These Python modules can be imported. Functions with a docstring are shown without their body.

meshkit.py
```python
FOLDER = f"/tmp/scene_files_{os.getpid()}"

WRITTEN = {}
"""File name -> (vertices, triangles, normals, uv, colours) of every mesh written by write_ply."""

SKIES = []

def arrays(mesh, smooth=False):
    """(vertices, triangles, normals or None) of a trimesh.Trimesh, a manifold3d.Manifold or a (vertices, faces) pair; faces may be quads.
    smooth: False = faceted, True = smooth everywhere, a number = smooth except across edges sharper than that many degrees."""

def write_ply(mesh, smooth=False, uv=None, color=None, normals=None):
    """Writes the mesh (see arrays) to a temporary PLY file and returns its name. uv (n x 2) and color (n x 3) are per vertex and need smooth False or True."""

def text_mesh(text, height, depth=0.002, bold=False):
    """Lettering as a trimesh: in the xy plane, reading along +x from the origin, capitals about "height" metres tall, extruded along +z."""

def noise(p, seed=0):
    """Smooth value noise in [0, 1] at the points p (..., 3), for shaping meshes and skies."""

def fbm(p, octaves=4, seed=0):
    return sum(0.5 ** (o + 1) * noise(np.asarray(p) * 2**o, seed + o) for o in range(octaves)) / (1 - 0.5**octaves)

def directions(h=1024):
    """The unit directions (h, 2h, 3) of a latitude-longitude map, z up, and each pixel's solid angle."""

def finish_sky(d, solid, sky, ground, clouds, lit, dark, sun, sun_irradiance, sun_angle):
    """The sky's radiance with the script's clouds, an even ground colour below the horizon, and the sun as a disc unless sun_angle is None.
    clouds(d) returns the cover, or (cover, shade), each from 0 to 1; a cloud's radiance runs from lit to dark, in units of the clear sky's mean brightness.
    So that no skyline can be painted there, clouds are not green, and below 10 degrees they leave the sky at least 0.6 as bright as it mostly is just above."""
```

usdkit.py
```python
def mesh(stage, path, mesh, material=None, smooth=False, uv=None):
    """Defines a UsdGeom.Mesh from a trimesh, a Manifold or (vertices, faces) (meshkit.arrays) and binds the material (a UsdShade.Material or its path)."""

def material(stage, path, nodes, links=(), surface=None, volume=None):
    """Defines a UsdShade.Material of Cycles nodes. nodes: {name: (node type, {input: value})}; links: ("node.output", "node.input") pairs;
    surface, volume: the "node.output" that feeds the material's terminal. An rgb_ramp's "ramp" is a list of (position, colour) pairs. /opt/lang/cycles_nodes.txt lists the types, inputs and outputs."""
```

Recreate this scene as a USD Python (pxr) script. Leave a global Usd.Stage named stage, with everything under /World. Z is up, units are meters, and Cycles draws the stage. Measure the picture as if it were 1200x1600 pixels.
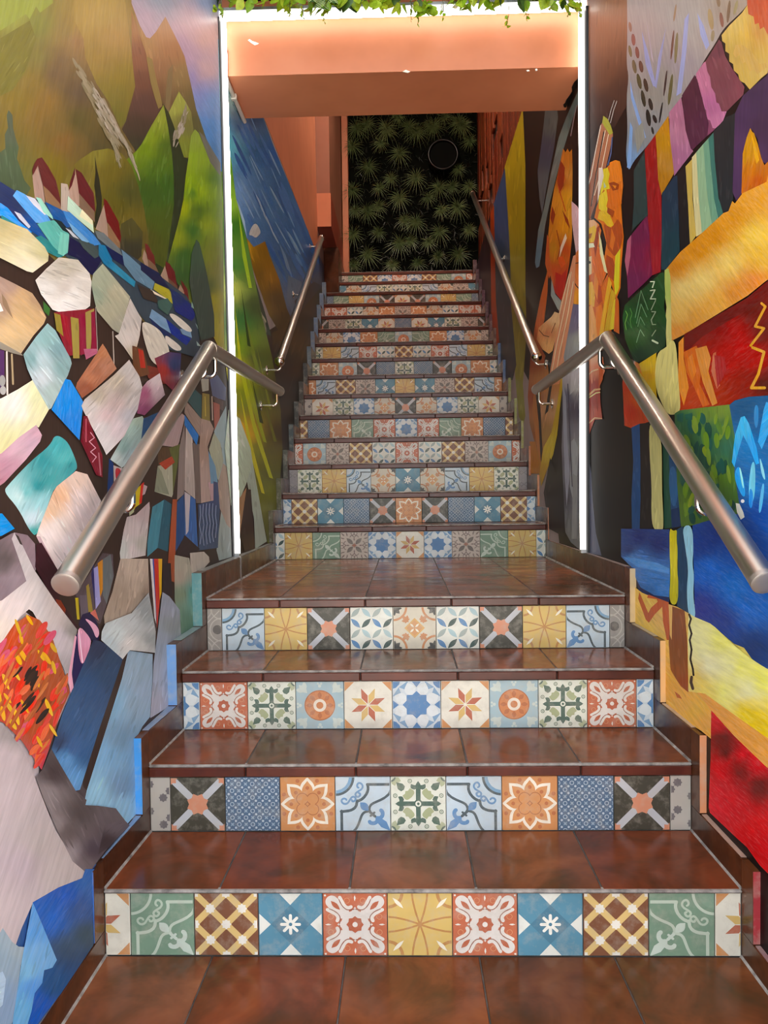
import math, random
import numpy as np, trimesh, usdkit
from pxr import Usd, UsdGeom, UsdLux, UsdShade, Gf, Sdf, Vt
from shapely.geometry import Polygon, LineString, Point, MultiPolygon, box as sbox
from shapely.ops import unary_union
from shapely import affinity, STRtree, contains_xy
from scipy.spatial import Delaunay

stage = Usd.Stage.CreateInMemory()
UsdGeom.SetStageUpAxis(stage, 'Z'); UsdGeom.SetStageMetersPerUnit(stage, 1.0)
UsdGeom.Xform.Define(stage, '/World'); UsdGeom.Scope.Define(stage, '/World/Looks')

# ---------------------------------------------------------------- camera
CX, CY, CZ, YAW, PITCH, ROLL, FPX = -0.0309, -1.7642, 1.0694, -0.0252, -0.0230, -0.0131, 1207.11
_F = np.array([math.sin(YAW)*math.cos(PITCH), math.cos(YAW)*math.cos(PITCH), math.sin(PITCH)])
_R = np.array([math.cos(YAW), -math.sin(YAW), 0.0]); _U = np.cross(_R, _F)
_R, _U = math.cos(ROLL)*_R + math.sin(ROLL)*_U, -math.sin(ROLL)*_R + math.cos(ROLL)*_U
_C = np.array([CX, CY, CZ])
cam = UsdGeom.Camera.Define(stage, '/World/camera')
cam.CreateHorizontalApertureAttr(36.0); cam.CreateVerticalApertureAttr(48.0)
cam.CreateFocalLengthAttr(36.0*FPX/1200.0); cam.CreateFStopAttr(0.0)
cam.CreateClippingRangeAttr(Gf.Vec2f(0.05, 200.0))
cam.AddTransformOp().Set(Gf.Matrix4d(*[float(x) for r in (np.r_[_R, 0], np.r_[_U, 0], np.r_[-_F, 0], np.r_[_C, 1]) for x in r]))
cam.CreateExposureAttr(0.05)

# ---------------------------------------------------------------- light: overcast daylight from the street behind and above
dome = UsdLux.DomeLight.Define(stage, '/World/sky'); dome.CreateIntensityAttr(1.0)
dome.CreateColorAttr(Gf.Vec3f(0.93, 0.97, 1.0)); dome.CreateExposureAttr(0.0)
sun = UsdLux.DistantLight.Define(stage, '/World/sun'); sun.CreateIntensityAttr(160000.0); sun.CreateAngleAttr(0.6); sun.CreateColorAttr(Gf.Vec3f(1.0, 0.95, 0.88))
# the sun stands behind the building: it lights the street behind the camera, the stairs lie in the building's shade
_sd = np.array([0.10, 0.52, 0.85]); _sd /= np.linalg.norm(_sd); _sx = np.cross([0, 1, 0], _sd); _sx /= np.linalg.norm(_sx); _sy = np.cross(_sd, _sx)
sun.AddTransformOp().Set(Gf.Matrix4d(*[float(v) for r in (np.r_[_sx, 0], np.r_[_sy, 0], np.r_[_sd, 0], [0, 0, 0, 1]) for v in r]))
LED_STRENGTH = 8.0

# ---------------------------------------------------------------- helpers
used = {}
def numbered(parent, name):
    k = (parent, name); n = used.get(k, -1) + 1; used[k] = n
    return name if n == 0 else f'{name}_{n:03d}'
def path_of(parent): return '/World' if parent is None else str(parent.GetPath())
def tag(o, label=None, cat=None, group=None, kind=None):
    for k, v in (('label', label), ('category', cat), ('group', group), ('kind', kind)):
        if v: o.SetCustomDataByKey(k, v)
    return o
def thing(name, label=None, cat=None, loc=(0, 0, 0), group=None, kind=None, rotz=0):
    x = UsdGeom.Xform.Define(stage, '/World/' + numbered('/World', name))
    x.AddTranslateOp().Set(Gf.Vec3d(*[float(v) for v in loc]))
    if rotz: x.AddRotateZOp().Set(float(rotz))
    return tag(x.GetPrim(), label, cat, group, kind)
def obj(name, mesh, material, parent=None, smooth=False, label=None, kind=None, cat=None, group=None, at=None):
    p = path_of(parent)
    if at is not None:
        mesh = mesh.copy(); mesh.apply_translation(-np.asarray(at, float))
    m = usdkit.mesh(stage, p + '/' + numbered(p, name), mesh, M[material], smooth)
    if at is not None: UsdGeom.Xformable(m).AddTranslateOp().Set(Gf.Vec3d(*[float(v) for v in at]))
    return tag(m.GetPrim(), label, cat, group, kind)
def colmesh(name, v, f, col, material, parent=None, extra=None, label=None, kind=None):
    """a mesh with its own print or paint colours (linear) per vertex"""
    p = path_of(parent)
    m = usdkit.mesh(stage, p + '/' + numbered(p, name), (v, f), M[material], False)
    api = UsdGeom.PrimvarsAPI(m)
    api.CreatePrimvar('Cd', Sdf.ValueTypeNames.Color3fArray, 'vertex').Set(Vt.Vec3fArray.FromNumpy(np.asarray(col, np.float32)))
    if extra is not None:
        api.CreatePrimvar('stroke', Sdf.ValueTypeNames.Float3Array, 'vertex').Set(Vt.Vec3fArray.FromNumpy(np.asarray(extra, np.float32)))
    return tag(m.GetPrim(), label, None, None, kind)
def lin(h):
    c = np.array([int(h[i:i+2], 16) for i in (1, 3, 5)])/255.0
    return np.where(c <= 0.04045, c/12.92, ((c+0.055)/1.055)**2.4)
def box(x0, x1, y0, y1, z0, z1):
    m = trimesh.creation.box([x1-x0, y1-y0, z1-z0]); m.apply_translation([(x0+x1)/2, (y0+y1)/2, (z0+z1)/2]); return m
def bevel_box(x0, x1, y0, y1, z0, z1, b=0.0015):
    """box with its twelve edges chamfered"""
    b = min(b, 0.45*(x1-x0), 0.45*(y1-y0), 0.45*(z1-z0))
    P = []
    for sx, ex in ((0, x0), (1, x1)):
        for sy, ey in ((0, y0), (1, y1)):
            for sz, ez in ((0, z0), (1, z1)):
                ix, iy, iz = (ex + b*(1-2*sx), ey + b*(1-2*sy), ez + b*(1-2*sz))
                P += [(ex, iy, iz), (ix, ey, iz), (ix, iy, ez)]
    return trimesh.convex.convex_hull(np.array(P))
def cat_(ms): return trimesh.util.concatenate(ms)
def tube(pts, r, n=16, caps=True):
    """round tube along a polyline, mitred at its bends"""
    p = np.asarray(pts, float); T = np.diff(p, axis=0); T /= np.linalg.norm(T, axis=1)[:, None]
    ref = np.array([0, 0, 1.0]) if abs(T[0][2]) < 0.9 else np.array([1.0, 0, 0])
    a = np.cross(T[0], ref); a /= np.linalg.norm(a); b = np.cross(T[0], a)
    ang = np.arange(n)*2*np.pi/n
    ring = p[0] + np.cos(ang)[:, None]*a*r + np.sin(ang)[:, None]*b*r
    rings = [ring]
    for i in range(1, len(p)):
        t = T[i-1]
        nrm = t if i == len(p)-1 else (T[i-1] + T[i])
        nrm = nrm/np.linalg.norm(nrm)
        q = rings[-1]; s = ((p[i]-q) @ nrm)/(t @ nrm)
        rings.append(q + s[:, None]*t)
    v = np.vstack(rings); f = []
    for i in range(len(p)-1):
        for k in range(n):
            a0, a1 = i*n+k, i*n+(k+1) % n
            f += [(a0, a1, a1+n), (a0, a1+n, a0+n)]
    if caps:
        c0, c1 = len(v), len(v)+1; v = np.vstack([v, p[0], p[-1]]); e = (len(p)-1)*n
        for k in range(n):
            f += [(c0, (k+1) % n, k), (c1, e+k, e+(k+1) % n)]
    return trimesh.Trimesh(v, f, process=False)
def ray(px, py):
    return _F + _R*(px-600)/FPX - _U*(py-800)/FPX
# the two side walls as planes: a*x + b*y + c*z = d
def plane3(a, b, c): n = np.cross(b-a, c-a); return n, n @ a
XL = lambda y, z: -0.749 - 0.0078*y - 0.009*(z-0.3)
XR = lambda y, z: 0.749 + 0.004*y + 0.004*(z-0.8)
def wall_plane(X): return plane3(*[np.array([X(y, z), y, z]) for y, z in ((0, 0), (4, 0), (0, 3))])
PL, PR = wall_plane(XL), wall_plane(XR)
def on_plane(pl, q):
    q = np.asarray(q, float)
    d = _F + np.outer((q[:, 0]-600)/FPX, _R) - np.outer((q[:, 1]-800)/FPX, _U)
    t = (pl[1] - pl[0] @ _C)/(d @ pl[0])
    return _C + t[:, None]*d

# ---------------------------------------------------------------- materials
M = {}
def mat(name, nodes, links, surface='p.BSDF'):
    M[name] = usdkit.material(stage, '/World/Looks/' + name, nodes, links, surface=surface)
def plain(name, col, rough=0.5, **kw):
    mat(name, {'p': ('principled_bsdf', {'base_color': tuple(lin(col)), 'roughness': rough, **kw})}, [])
def mottled(name, cols, scale, rough=0.5, detail=5, bump=0.0, bscale=40, spec=0.5, distort=0.0, vary=None, rvar=0.0):
    """procedural mottled colour in object space, offset per object"""
    n = len(cols)
    lo, hi = 0.30, 0.70
    nodes = {'tc': ('geometry', {}), 'oi': ('object_info', {}),
             'off': ('vector_math', {'math_type': 'scale', 'vector1': (37.0, 91.0, 53.0)}),
             'add': ('vector_math', {'math_type': 'add'}),
             'n': ('noise_texture', {'scale': scale, 'detail': detail, 'roughness': 0.6, 'distortion': distort}),
             'r': ('rgb_ramp', {'ramp': [(lo + (hi-lo)*i/max(1, n-1), tuple(lin(c))) for i, c in enumerate(cols)]}),
             'p': ('principled_bsdf', {'roughness': rough, 'specular_ior_level': spec})}
    links = [('oi.random', 'off.scale'), ('tc.position', 'add.vector1'), ('off.vector', 'add.vector2'), ('add.vector', 'n.vector'), ('n.fac', 'r.fac')]
    out = 'r.color'
    if vary:
        nodes['vr'] = ('rgb_ramp', {'ramp': [tuple(lin(c)) for c in vary]})
        nodes['vm'] = ('mix_color', {'blend_type': 'multiply', 'fac': 1.0})
        links += [('oi.random', 'vr.fac'), (out, 'vm.a'), ('vr.color', 'vm.b')]; out = 'vm.result'
    links.append((out, 'p.base_color'))
    if rvar:
        nodes['n3'] = ('noise_texture', {'scale': 9.0, 'detail': 4.0})
        nodes['rm'] = ('map_range', {'from_min': 0.3, 'from_max': 0.7, 'to_min': rough-rvar, 'to_max': rough+rvar})
        links += [('add.vector', 'n3.vector'), ('n3.fac', 'rm.value'), ('rm.result', 'p.roughness')]
    if bump:
        nodes['n2'] = ('noise_texture', {'scale': bscale, 'detail': 3.0}); nodes['b'] = ('bump', {'strength': bump, 'distance': 0.004})
        links += [('tc.position', 'n2.vector'), ('n2.fac', 'b.height'), ('b.normal', 'p.normal')]
    mat(name, nodes, links)
# wall paint: colours lie on the mesh, brush streaks follow each stroke
mat('mural_paint', {'a': ('attribute', {'attribute': 'Cd'}), 's': ('attribute', {'attribute': 'stroke'}), 'g': ('geometry', {}),
    'n': ('noise_texture', {'scale': 1.0, 'detail': 4.0, 'roughness': 0.65}), 'n2': ('noise_texture', {'scale': 3.1, 'detail': 3.0, 'roughness': 0.6}),
    'm': ('map_range', {'from_min': 0.28, 'from_max': 0.72, 'to_min': 0.86, 'to_max': 1.14}),
    'mul': ('vector_math', {'math_type': 'scale'}),
    'hs': ('hsv', {'hue': 0.5, 'value': 1.0, 'fac': 1.0}), 'm2': ('map_range', {'from_min': 0.3, 'from_max': 0.7, 'to_min': 0.93, 'to_max': 1.08}),
    'b': ('bump', {'strength': 0.05, 'distance': 0.002}), 'p': ('principled_bsdf', {'roughness': 0.42, 'specular_ior_level': 0.15})},
    [('s.vector', 'n.vector'), ('s.vector', 'n2.vector'), ('n.fac', 'm.value'), ('a.color', 'mul.vector1'), ('m.result', 'mul.scale'), ('mul.vector', 'hs.color'),
     ('n2.fac', 'm2.value'), ('m2.result', 'hs.saturation'), ('hs.color', 'p.base_color'), ('n.fac', 'b.height'), ('b.normal', 'p.normal')])
# glazed cement tiles: print on the mesh, dusty wear over it
mat('printed_tile', {'a': ('attribute', {'attribute': 'Cd'}), 'g': ('geometry', {}), 'n': ('noise_texture', {'scale': 26.0, 'detail': 6.0, 'roughness': 0.7}),
    'm': ('map_range', {'from_min': 0.48, 'from_max': 0.75, 'to_min': 0.03, 'to_max': 0.46, 'clamp': True}),
    'n2': ('noise_texture', {'scale': 7.0, 'detail': 3.0}), 'm2': ('map_range', {'from_min': 0.3, 'from_max': 0.7, 'to_min': 0.86, 'to_max': 1.08}),
    'mul': ('vector_math', {'math_type': 'scale'}), 'mix': ('mix_color', {'b': tuple(lin('#b9b2a4'))}), 'p': ('principled_bsdf', {'roughness': 0.38})},
    [('g.position', 'n.vector'), ('g.position', 'n2.vector'), ('n.fac', 'm.value'), ('n2.fac', 'm2.value'), ('a.color', 'mul.vector1'), ('m2.result', 'mul.scale'),
     ('mul.vector', 'mix.a'), ('m.result', 'mix.fac'), ('mix.result', 'p.base_color')])
mottled('terracotta', ['#4e3d2c', '#68422d', '#814d34', '#8f593c'], 5.0, 0.2, 6, spec=0.22, bump=0.05, bscale=18, vary=['#c8c0a8', '#ffffff', '#f0d0bc', '#e8e0c8', '#e0b8a8'], distort=0.6, rvar=0.07)
mottled('terracotta_nosing', ['#4a2018', '#5c2a1e', '#6b3020'], 9.0, 0.3, 5, vary=['#d8d0c8', '#ffffff'])
mottled('skirting', ['#3c2418', '#54301c', '#6a3a1e'], 7.0, 0.24, 6, vary=['#d0c4b8', '#ffffff', '#c0b0a4'], distort=0.8, rvar=0.06)
mottled('grout', ['#5a5452', '#8a8480', '#a8a29c'], 30.0, 0.85)
mottled('grout_dark', ['#3a3634', '#4c4744', '#5e5854'], 20.0, 0.85)
mottled('pavement', ['#b0aca4', '#c0bcb4'], 3.0, 0.9)
mat('lamp_glow', {'e': ('emission', {'color': (1.0, 0.86, 0.70), 'strength': 85.0})}, [], surface='e.emission')
mat('led_front', {'e': ('emission', {'color': (1.0, 0.97, 0.93), 'strength': 1.35})}, [], surface='e.emission')
mottled('concrete_dark', ['#3a3634', '#504a46'], 12.0, 0.9)
mottled('coral', ['#c07450', '#c87a56', '#cc805c'], 4.0, 0.5, 5, bump=0.06, bscale=14)
mottled('coral_brown', ['#8a5640', '#96604a'], 3.0, 0.45)
mottled('coral_red', ['#8a3a26', '#983f2a'], 3.0, 0.5)
mottled('plaster_side', ['#8d8488', '#a39a9e'], 3.0, 0.6)
mottled('ceiling_paint', ['#b07858', '#bb8262'], 3.0, 0.7)
mottled('wood_slat', ['#5a2410', '#7c3616', '#8c4420'], 14.0, 0.4, 5, vary=['#c0a898', '#ffffff', '#d8a878'])
plain('wood_dark', '#1a0a06', 0.6)
plain('brushed_steel', '#b2aea6', 0.34, metallic=1.0, anisotropic=0.6)
plain('satin_steel', '#aca49e', 0.5, metallic=0.85)
plain('polished_steel', '#c8c2ba', 0.16, metallic=1.0)
plain('aluminium', '#c9cbcd', 0.35, metallic=0.9)
plain('shadow_gap', '#24262a', 0.5)
plain('trunking', '#c9c2ba', 0.45)
plain('white_filler', '#e9e2da', 0.8)
mat('led_diffuser', {'e': ('emission', {'color': (1.0, 0.92, 0.80), 'strength': LED_STRENGTH})}, [], surface='e.emission')
plain('black_paint', '#120d0d', 0.4)
plain('black_plastic', '#030303', 0.3, specular_ior_level=0.3)
plain('black_matt', '#030403', 0.8, specular_ior_level=0.1)
def leaf_mat(name, cols, rough=0.4):
    mat(name, {'oi': ('object_info', {}), 'r': ('rgb_ramp', {'ramp': [tuple(lin(c)) for c in cols]}), 'g': ('geometry', {}), 'n': ('noise_texture', {'scale': 60.0, 'detail': 3.0}),
        'm': ('map_range', {'from_min': 0.3, 'from_max': 0.7, 'to_min': 0.75, 'to_max': 1.2}), 'mul': ('vector_math', {'math_type': 'scale'}),
        'p': ('principled_bsdf', {'roughness': rough}), 't': ('translucent_bsdf', {}), 'x': ('mix_closure', {'fac': 0.3})},
        [('oi.random', 'r.fac'), ('g.position', 'n.vector'), ('n.fac', 'm.value'), ('r.color', 'mul.vector1'), ('m.result', 'mul.scale'),
         ('mul.vector', 'p.base_color'), ('mul.vector', 't.color'), ('p.BSDF', 'x.closure1'), ('t.BSDF', 'x.closure2')], surface='x.closure')
leaf_mat('leaf_bright', ['#6f9a1e', '#8fb426', '#a8bc30', '#7da328'])
leaf_mat('leaf_dark', ['#2f4a26', '#3f5e2c', '#4a6b34'])
leaf_mat('leaf_rosette', ['#56683e', '#637648', '#708252'])
plain('leaf_vein', '#b9c48c', 0.5)
plain('stem', '#5a5a2c', 0.6)
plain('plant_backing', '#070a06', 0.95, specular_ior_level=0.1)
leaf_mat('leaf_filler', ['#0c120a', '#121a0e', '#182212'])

# ---------------------------------------------------------------- staircase layout
NSTEP = 19
def YK(k): return (k-1)*0.3061 if k <= 4 else 2.519 + (k-5)*0.2976
def ZK(k): return 0.0 if k == 0 else 0.1576 + (k-1)*0.185
_xl = {1: -.7396, 2: -.7313, 3: -.7255, 4: -.7245, 5: -.7466, 6: -.7475, 7: -.751}
def XLk(k):
    if k <= 0: return -.7305
    if k in _xl: return _xl[k]
    return -.751 - .0029*(k-7) if k <= 17 else -.672
def XRk(k): return .730 if k <= 4 else {5: .753}.get(k, .749)
Y_BACK, Z_TOP = 7.30, ZK(NSTEP)
def px_to_x(px, py, y):
    d = ray(px, py); t = (y-_C[1])/d[1]; return (_C + t*d)[0]
def hull8(f0, f1):
    return trimesh.convex.convex_hull(np.array(list(f0)+list(f1), float))

# ---------------------------------------------------------------- floor at the foot of the stairs
WALL_Y0 = -1.05
fl = thing('floor', 'terracotta tiled floor at the foot of the staircase', None, kind='structure')
obj('screed', box(-.738, .733, WALL_Y0, .004, -.12, -.003), 'grout_dark', fl)
fx = [-.738] + [px_to_x(p, 1495, 0) for p in (332, 540, 749, 960)] + [.733]
for r in range(4):
    y1 = -.306*r; y0 = max(y1 - .306, WALL_Y0)
    for c in range(5):
        a = fx[c] + (.0018 if c else 0); b = fx[c+1] - (.0018 if c < 4 else 0)
        obj('floor_tile', bevel_box(a, b, y0+.0018, y1-.0018, -.012, 0), 'terracotta', fl)

pv = thing('pavement', 'pale grey pavement of the street before the stairs', None, kind='structure')
obj('slab', box(-7, 7, -9, WALL_Y0-.004, -.2, -.012), 'pavement', pv)

# ---------------------------------------------------------------- printed tile designs (unit square -1..1)
def pet(r0, r1, w, ang, cx=0, cy=0, n=9):
    t = np.linspace(0, 1, n); y = w*np.sin(np.pi*t); x = r0+(r1-r0)*t
    p = Polygon(np.vstack([np.c_[x, y], np.c_[x[::-1], -y[::-1]][1:-1]]))
    return affinity.translate(affinity.rotate(p, ang, origin=(0, 0)), cx, cy)
def star(n, r1, r2, rot=0, cx=0, cy=0):
    a = np.arange(2*n)*np.pi/n + math.radians(rot); r = np.where(np.arange(2*n) % 2 == 0, r1, r2)
    return Polygon(np.c_[cx+r*np.cos(a), cy+r*np.sin(a)])
def disc(r, cx=0, cy=0, q=5): return Point(cx, cy).buffer(r, q)
def annulus(r0, r1, cx=0, cy=0): return disc(r1, cx, cy, 7).difference(disc(r0, cx, cy, 7))
def ln(w, *p): return LineString(p).buffer(w, 2, cap_style=1)
def arc(cx, cy, r, a0, a1, w, n=12):
    a = np.radians(np.linspace(a0, a1, n)); return LineString(np.c_[cx+r*np.cos(a), cy+r*np.sin(a)]).buffer(w, 2)
def curve(w, *p):
    p = np.array(p, float); t = np.linspace(0, 1, len(p)); from_ = np.linspace(0, 1, 5*len(p))
    from scipy.interpolate import make_interp_spline
    return LineString(make_interp_spline(t, p, k=min(3, len(p)-1))(from_)).buffer(w, 2)
def rot4(gs): return unary_union([affinity.rotate(g, 90*i, origin=(0, 0)) for i in range(4) for g in gs])
def rotn(gs, n): return unary_union([affinity.rotate(g, 360.0*i/n, origin=(0, 0)) for i in range(n) for g in gs])
def mirr(gs): return unary_union([h for g in gs for h in (g, affinity.scale(g, -1, 1, origin=(0, 0)))])
def fleur(cx, cy, ang, s):
    g = unary_union([pet(0, .95, .21, 0), pet(.05, .55, .14, 65), pet(.05, .55, .14, -65), pet(-.1, -.45, .13, 0), ln(.06, (0, -.2), (0, .2))])
    return affinity.translate(affinity.rotate(affinity.scale(g, s, s, origin=(0, 0)), ang, origin=(0, 0)), cx, cy)
def ogee(bg, line, scroll, flo, pale, ring2, knot):
    step = [ln(.05, (1.1, .72), (.17, .72)), curve(.05, (.17, .72), (.18, .47), (.03, .23), (-.21, .10)), curve(.05, (-.21, .12), (-.23, -.03), (-.37, -.20), (-.80, -.28)), ln(.05, (-.78, -.26), (-.78, -1.1))]
    og = [curve(.045, (1.02, .52), (.82, .24), (.5, .08), (.3, -.03), (.23, -.22)), curve(.045, (-.36, -1.02), (-.16, -.73), (-.05, -.43), (.08, -.30), (.26, -.26))]
    s1 = [(-.15, .60), (-.2, .70), (-.12, .78), (-.01, .70), (-.03, .56), (-.17, .46), (-.27, .36), (-.2, .26), (-.1, .32), (-.14, .40)]
    sc = [curve(.035, *s1), curve(.035, *[(-y, -x) for x, y in s1])]
    fl_ = [Polygon([(.46, -.5), (.62, -.5), (.86, -.66), (1.0, -1.0), (.66, -.86), (.5, -.66)]), curve(.07, (.52, -.52), (.68, -.48), (.72, -.34), (.66, -.24)), curve(.07, (.52, -.52), (.48, -.68), (.34, -.72), (.24, -.66))]
    bud = affinity.translate(affinity.rotate(pet(0, .44, .14, 0), -45, origin=(0, 0)), -.10, .06)
    return bg, [(pale, disc(.50, -1, 1, 8)), (ring2, arc(-1, 1, .56, -90, 0, .06)), (line, unary_union(step+og+[arc(-1, 1, .66, -90, 0, .045)])), (scroll, unary_union(sc)), (flo, unary_union(fl_+[bud])), (knot, unary_union([ln(.05, (.26, -.3), (.44, -.46)), ln(.04, (.42, -.32), (.28, -.44))]))]
def lattice():
    bars = [ln(.105, (c-2, -2), (c+2, 2)) for c in (-2, -1, 0, 1, 2)] + [ln(.105, (c+2, -2), (c-2, 2)) for c in (-2, -1, 0, 1, 2)]
    fl_ = [star(8, .17, .125, 0, x, y) for x, y in ((0, 0), (-.5, .5), (.5, .5), (-.5, -.5), (.5, -.5), (-1, 0), (1, 0), (0, 1), (0, -1), (1, 1), (-1, 1), (1, -1), (-1, -1))]
    return '#814a28', [('#e0bc68', unary_union(bars)), ('#ece7da', unary_union(fl_))]
def D_TD(): return '#4a8eaa', [('#3d7c98', Polygon([(0, .62), (.62, 0), (0, -.62), (-.62, 0)])), ('#e4e6dc', rot4([Polygon([(-.36, 1), (.36, 1), (0, .62)])])), ('#eeede2', rotn([LineString([(.1, 0), (.28, 0)]).buffer(.05, 3)], 8))]
def D_OQ():
    lobe = unary_union([disc(.2, .72, .72, 6), disc(.24, .42, .42, 6)]).convex_hull
    body = unary_union([rot4([lobe]), disc(.44, 0, 0, 6), rot4([Polygon([(-.2, .3), (0, .56), (.2, .3)])])])
    com = curve(.055, (.12, .56), (.26, .54), (.37, .66), (.47, .86)); com2 = affinity.scale(com, -1, 1, origin=(0, 0))
    lin_ = curve(.014, (.02, .49), (.2, .46), (.36, .55), (.5, .80)); lin2 = affinity.scale(lin_, -1, 1, origin=(0, 0))
    pais = annulus(.075, .095, .25, .76); pais2 = annulus(.075, .095, -.25, .76)
    return '#cc6436', [('#e2dad2', body), ('#e6ded4', rot4([com, com2])), ('#9a5a40', rot4([lin_, lin2])), ('#dc9460', rot4([pais, pais2])), ('#c05e34', rot4([pet(.66, 1.06, .075, 45)])), ('#ece6da', rot4([pet(.74, .94, .03, 90)])), ('#c05a30', star(8, .27, .22, 0)), ('#ece4da', disc(.085)), ('#e8ddd0', rot4([disc(.035, .93, .93)]))]
def D_YF():
    c = curve(.03, (0, 0), (-.12, .35), (-.21, .72), (-.24, 1.03)); c2 = affinity.scale(c, -1, 1, origin=(0, 0))
    return '#dcb856', [('#c4873a', rot4([c, c2, arc(1, 1, .45, 180, 270, .05)])), ('#f2ead2', rot4([pet(.72, 1.2, .06, 45)]))]
def D_SW():
    a = []; b2 = []
    for i in range(8):
        th = math.radians(22.5+45*i); q = [(.05*math.cos(th), .05*math.sin(th)), (.40*math.cos(th-.36), .40*math.sin(th-.36)), (.76*math.cos(th), .76*math.sin(th)), (.40*math.cos(th+.36), .40*math.sin(th+.36))]
        (b2 if i % 2 == 0 else a).append(Polygon(q))
    return '#e8e3d2', [('#d8914a', rot4([Polygon([(1, 1), (.56, 1), (1, .56)])])), ('#c0603c', unary_union(b2)), ('#ddb558', unary_union(a))]
def D_XB():
    return '#3c3a2e', [('#bfc2c9', unary_union([ln(.13, (-1.2, -1.2), (1.2, 1.2)), ln(.13, (-1.2, 1.2), (1.2, -1.2))])), ('#dc8a62', star(8, .42, .32, 22)), ('#dc8a62', rot4([star(8, .3, .22, 0, 1, 1)]))]
def D_BD():
    g = np.arange(-.875, 1, .25)
    d = [disc(.045, x, y, 2) for x in g for y in g]
    r = [star(4, .10, .04, 45, x, y) for x in np.arange(-1, 1.1, .25) for y in np.arange(-1, 1.1, .25) if (round(4*x)+round(4*y)) % 2 == 0]
    q = [annulus(.055, .085, x, y) for x in np.arange(-1, 1.1, .25) for y in np.arange(-1, 1.1, .25) if (round(4*x)+round(4*y)) % 2]
    return '#46688a', [('#b9c8d4', unary_union(d)), ('#8fa8bd', unary_union(r)), ('#a9bccb', unary_union(q))]
def D_OF():
    out = unary_union([rotn([pet(.2, 1.0, .27, 0)], 4), rotn([pet(.2, 1.06, .27, 45)], 4), disc(.62)]); inn = unary_union([rotn([pet(.15, .86, .20, 0)], 4), rotn([pet(.15, .91, .20, 45)], 4), disc(.52)])
    four = unary_union([disc(.21, x, y) for x in (-.19, .19) for y in (-.19, .19)])
    return '#d58a40', [('#f1e6d2', out), ('#d99048', inn), ('#b86a30', four.buffer(.02).difference(four.buffer(-.012))), ('#c06a30', rotn([disc(.07, .6, 0)], 8)), ('#c06a30', rot4([disc(.075, .86, .36), disc(.075, .36, .86)]))]
def D_GC():
    arm = [ln(.085, (0, 0), (0, .55)), pet(.45, .84, .10, 90), pet(0, .27, .08, 15, 0, .58), pet(0, .27, .08, 165, 0, .58), pet(-.05, .2, .08, 60, .16, .56), pet(-.05, .2, .08, 120, -.16, .56), disc(.16)]
    tul = [pet(0, .34, .13, 10, .24, .24), pet(0, .34, .13, 80, .24, .24), pet(0, .32, .11, 45, .24, .24), disc(.12, .36, .36)]
    drop = [Polygon([(.80, .80), (.54, .74), (.46, .62), (.52, .52), (.64, .48), (.74, .56)])]; dots = [annulus(.05, .085, .30, .84), annulus(.05, .085, .84, .30), disc(.025, .30, .84), disc(.025, .84, .30)]
    lf = [pet(0, .3, .1, 15, .66, .84), pet(0, .3, .1, 75, .84, .62)]
    return '#e2e5d5', [('#a9b282', rot4(tul)), ('#b4bc92', rot4(lf)), ('#47675a', rot4(arm)), ('#557060', rot4(drop)), ('#8a9a84', rot4(dots)), ('#e2e5d5', disc(.11)), ('#47675a', disc(.05)), ('#5a6f66', rot4([annulus(.13, .19, 1, 1)]))]
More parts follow.
